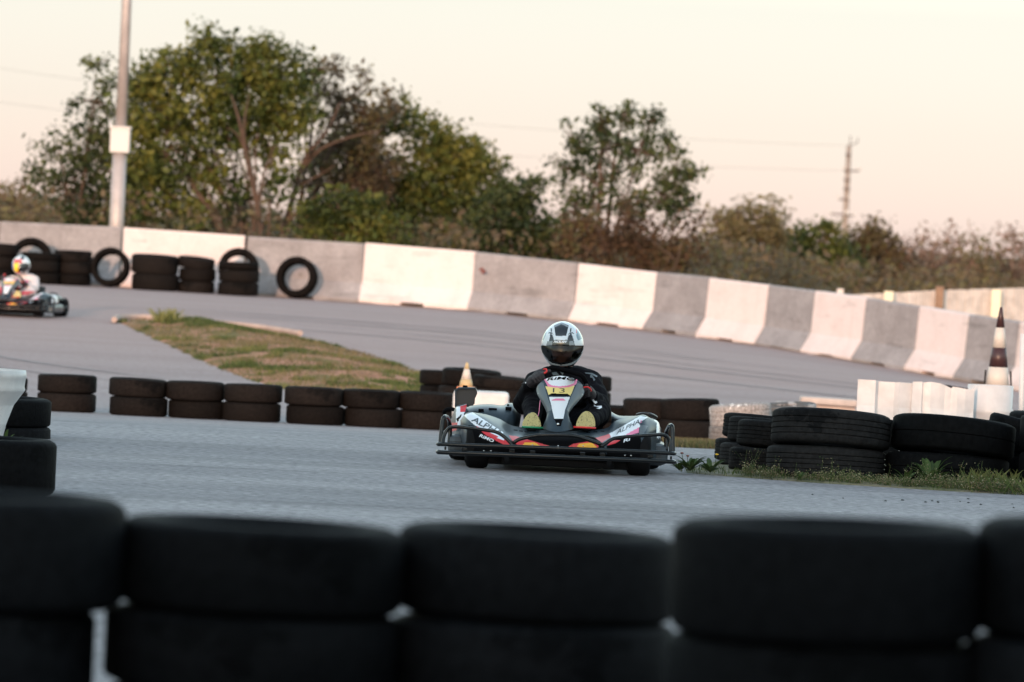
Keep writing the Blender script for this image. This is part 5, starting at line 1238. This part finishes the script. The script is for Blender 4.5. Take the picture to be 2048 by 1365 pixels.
# little flowering weeds: thin stems, tiny leaves, pale heads
def cress(x, y, z, h, n=10):
    bmv = []; 
    return
V = []; Fc = []; mi = []
def addq(p, a, b, m):
    i = len(V); V.extend([p - a, p - b, p + a, p + b]); Fc.append((i, i+1, i+2, i+3)); mi.append(m)
hi = 0
for _ in range(1900):
    x = random.uniform(1.42, 3.05); y = random.uniform(0, 1)
    base_y = float(np.interp(x, [p.x for p in vg], [p.y for p in vg])) + .04 + .42 * y * y
    cl = nz(x, base_y, 5) + .6 * nz(x, base_y, 14)
    if cl < -.12 and random.random() < .8: continue
    z = zg(x, base_y) + .012; h = random.uniform(.02, .06) * (1 + 1.4 * max(cl, 0))
    if random.random() < .035 and x < 2.9: h = random.uniform(.10, .17)
    lx_, ly_ = random.gauss(0, .3) * h, random.gauss(0, .3) * h
    P0 = Vector((x, base_y, z)); P1 = P0 + Vector((lx_, ly_, h)); s = Vector((.0011, 0, 0)); i = len(V)
    V.extend([P0 - s, P0 + s, P1 + s * .6, P1 - s * .6]); Fc.append((i, i+1, i+2, i+3)); mi.append(0)
    for j in range(int(6 + h * 60)):
        t = random.uniform(.1, 1); q = P0.lerp(P1, t) + Vector((random.gauss(0, .012), random.gauss(0, .012), random.gauss(0, .006)))
        a = Vector((random.gauss(0, 1), random.gauss(0, 1), random.gauss(0, 1))).normalized() * random.uniform(.002, .0055); b = a.orthogonal() * .6
        addq(q, a, b, 1 if (t > .85 and random.random() < .16) else (2 if random.random() < .72 else 0))
o = arr_obj('flowering_weeds', [tuple(p) for p in V], Fc, [M_['weed'], M_['petal'], leaf_mat('dry_weed_leaves', (.14, .10, .06), (.24, .19, .11), (.30, .27, .16))], midx=mi); tag(o, 'low brownish flowering weeds along the edge of the verge', 'weeds', None, 'stuff')
def leafy_plant(px, py, n, L, name, label, cat, mtl='weed', flower=False, wr=.12, up=.9, Yov=None):
    q = ground_at(px, py) if Yov is None else at(px, py, Yov); bz = zg(q.x, q.y) + .02; bm = bmesh.new()
    for i in range(n):
        a = 2 * math.pi * i / n * 1.618 + random.uniform(-.3, .3); d = Vector((math.cos(a), math.sin(a), 0)); l = L * random.uniform(.65, 1.1); u = up * random.uniform(.5, 1.3)
        side = Vector((-d.y, d.x, 0)); rows = []
        for j in range(6):
            t = j / 5; c = Vector((q.x, q.y, bz)) + d * l * t * .8 + Vector((0, 0, l * u * (t - .45 * t * t) * 1.4)); wd = l * wr * math.sin(math.pi * (.12 + .86 * t)) * random.uniform(.85, 1.15)
            rows.append((bm.verts.new(c - side * wd + Vector((0, 0, wd * .3))), bm.verts.new(c), bm.verts.new(c + side * wd + Vector((0, 0, wd * .3)))))
        for j in range(5):
            for s_ in (0, 1): bm.faces.new((rows[j][s_], rows[j][s_+1], rows[j+1][s_+1], rows[j+1][s_]))
    root = empty(name, Vector((q.x, q.y, bz))); tag(root, label, cat); obj('leaves', bm, M_[mtl], root)
    if flower:
        for (dx, hh, m) in flower:
            bm = bmesh.new(); t_ = Vector((q.x + dx, q.y, bz + hh)); add_tube(bm, spline([Vector((q.x + dx * .4, q.y, bz)), Vector((q.x + dx * .8, q.y, bz + hh * .5)), t_], 4), .0018, 5); so = obj('stem', bm, M_['weed'], root)
            bm = bmesh.new(); bmesh.ops.create_icosphere(bm, subdivisions=2, radius=.008); 
            for v_ in bm.verts: v_.co = Vector((v_.co.x * 1.25, v_.co.y * 1.25, v_.co.z * .7)) * (1 + random.uniform(-.2, .2)) + t_
            obj('flower_head', bm, M_[m], so)
leafy_plant(1858, 978, 26, .16, 'leafy_weed', 'tall broad leaved green weed standing in front of the right big stack', 'plant', up=1.1)
leafy_plant(1812, 976, 18, .11, 'leafy_weed', 'lower broad leaved weed just left of the tallest one', 'plant', up=.9)
leafy_plant(1380, 950, 34, .13, 'leafy_weed', 'low green weed with a seed head right beside the kart', 'plant', up=.7, flower=[(-.055, .105, 'rust'), (-.02, .09, 'rust')])
leafy_plant(1420, 953, 30, .12, 'dandelion', 'dandelion with one yellow flower left of the near tyre stacks', 'plant', up=.7, flower=[(.035, .11, 'dandy')])
leafy_plant(1600, 966, 12, .05, 'leafy_weed', 'tiny green weed at the foot of the big near stack', 'plant', up=.8)
leafy_plant(1358, 948, 18, .09, 'leafy_weed', 'smallest weed nearest the kart bumper', 'plant', up=.6)
leafy_plant(8, 868, 16, .13, 'leafy_weed', 'pointed green weed at the foot of the white tub', 'plant', up=1.0, wr=.08, Yov=33.6)

# small stones near the verge edge
for i in range(14):
    px = random.uniform(1600, 2040); q = ground_at(px, 985 + (px - 1650) * .05 + random.uniform(0, 14)); bm = bmesh.new(); bmesh.ops.create_icosphere(bm, subdivisions=1, radius=random.uniform(.006, .011))
    for v_ in bm.verts: v_.co *= random.uniform(.75, 1.25); v_.co.z *= .6; v_.co += Vector((q.x, q.y, q.z + .004))
    o = obj('pebble', bm, M_['tank']); tag(o, 'tiny dark pebble on the asphalt below the flowering verge', 'pebble', 'pebbles on the asphalt by the verge')

# ------------------------------------------------------------------ house-shaped blocker, added unseen behind the camera: shades the near part of the track
cb = empty('shade_blocker', Vector((-8, -24, 0))); tag(cb, 'long pale shade blocker, house shaped with sheet roof, added unseen behind the camera', 'shade blocker')
HB = 9.6
bm = bmesh.new(); add_box(bm, (-8, -24, HB / 2 - .3), (90, 8, HB - .5)); obj('wall', bm, M_['wall_render'], cb)
bm = bmesh.new()
for sx in (-1, 1):
    pass
vs = [bm.verts.new(p) for p in ((-54, -28.6, HB - .55), (38, -28.6, HB - .55), (38, -24, HB + .35), (-54, -24, HB + .35), (-54, -19.4, HB - .55), (38, -19.4, HB - .55))]
bm.faces.new((vs[0], vs[1], vs[2], vs[3])); bm.faces.new((vs[3], vs[2], vs[5], vs[4])); bm.faces.new((vs[0], vs[3], vs[4])); bm.faces.new((vs[1], vs[5], vs[2])); bm.faces.new((vs[0], vs[4], vs[5], vs[1]))
obj('roof', bm, M_['roof'], cb)
for i in range(14):
    bm = bmesh.new(); add_box(bm, (-50 + i * 6.2, -19.98, 1.6), (1.4, .06, 1.3), bevel=.01); obj('window', bm, M_['h_black'], cb)
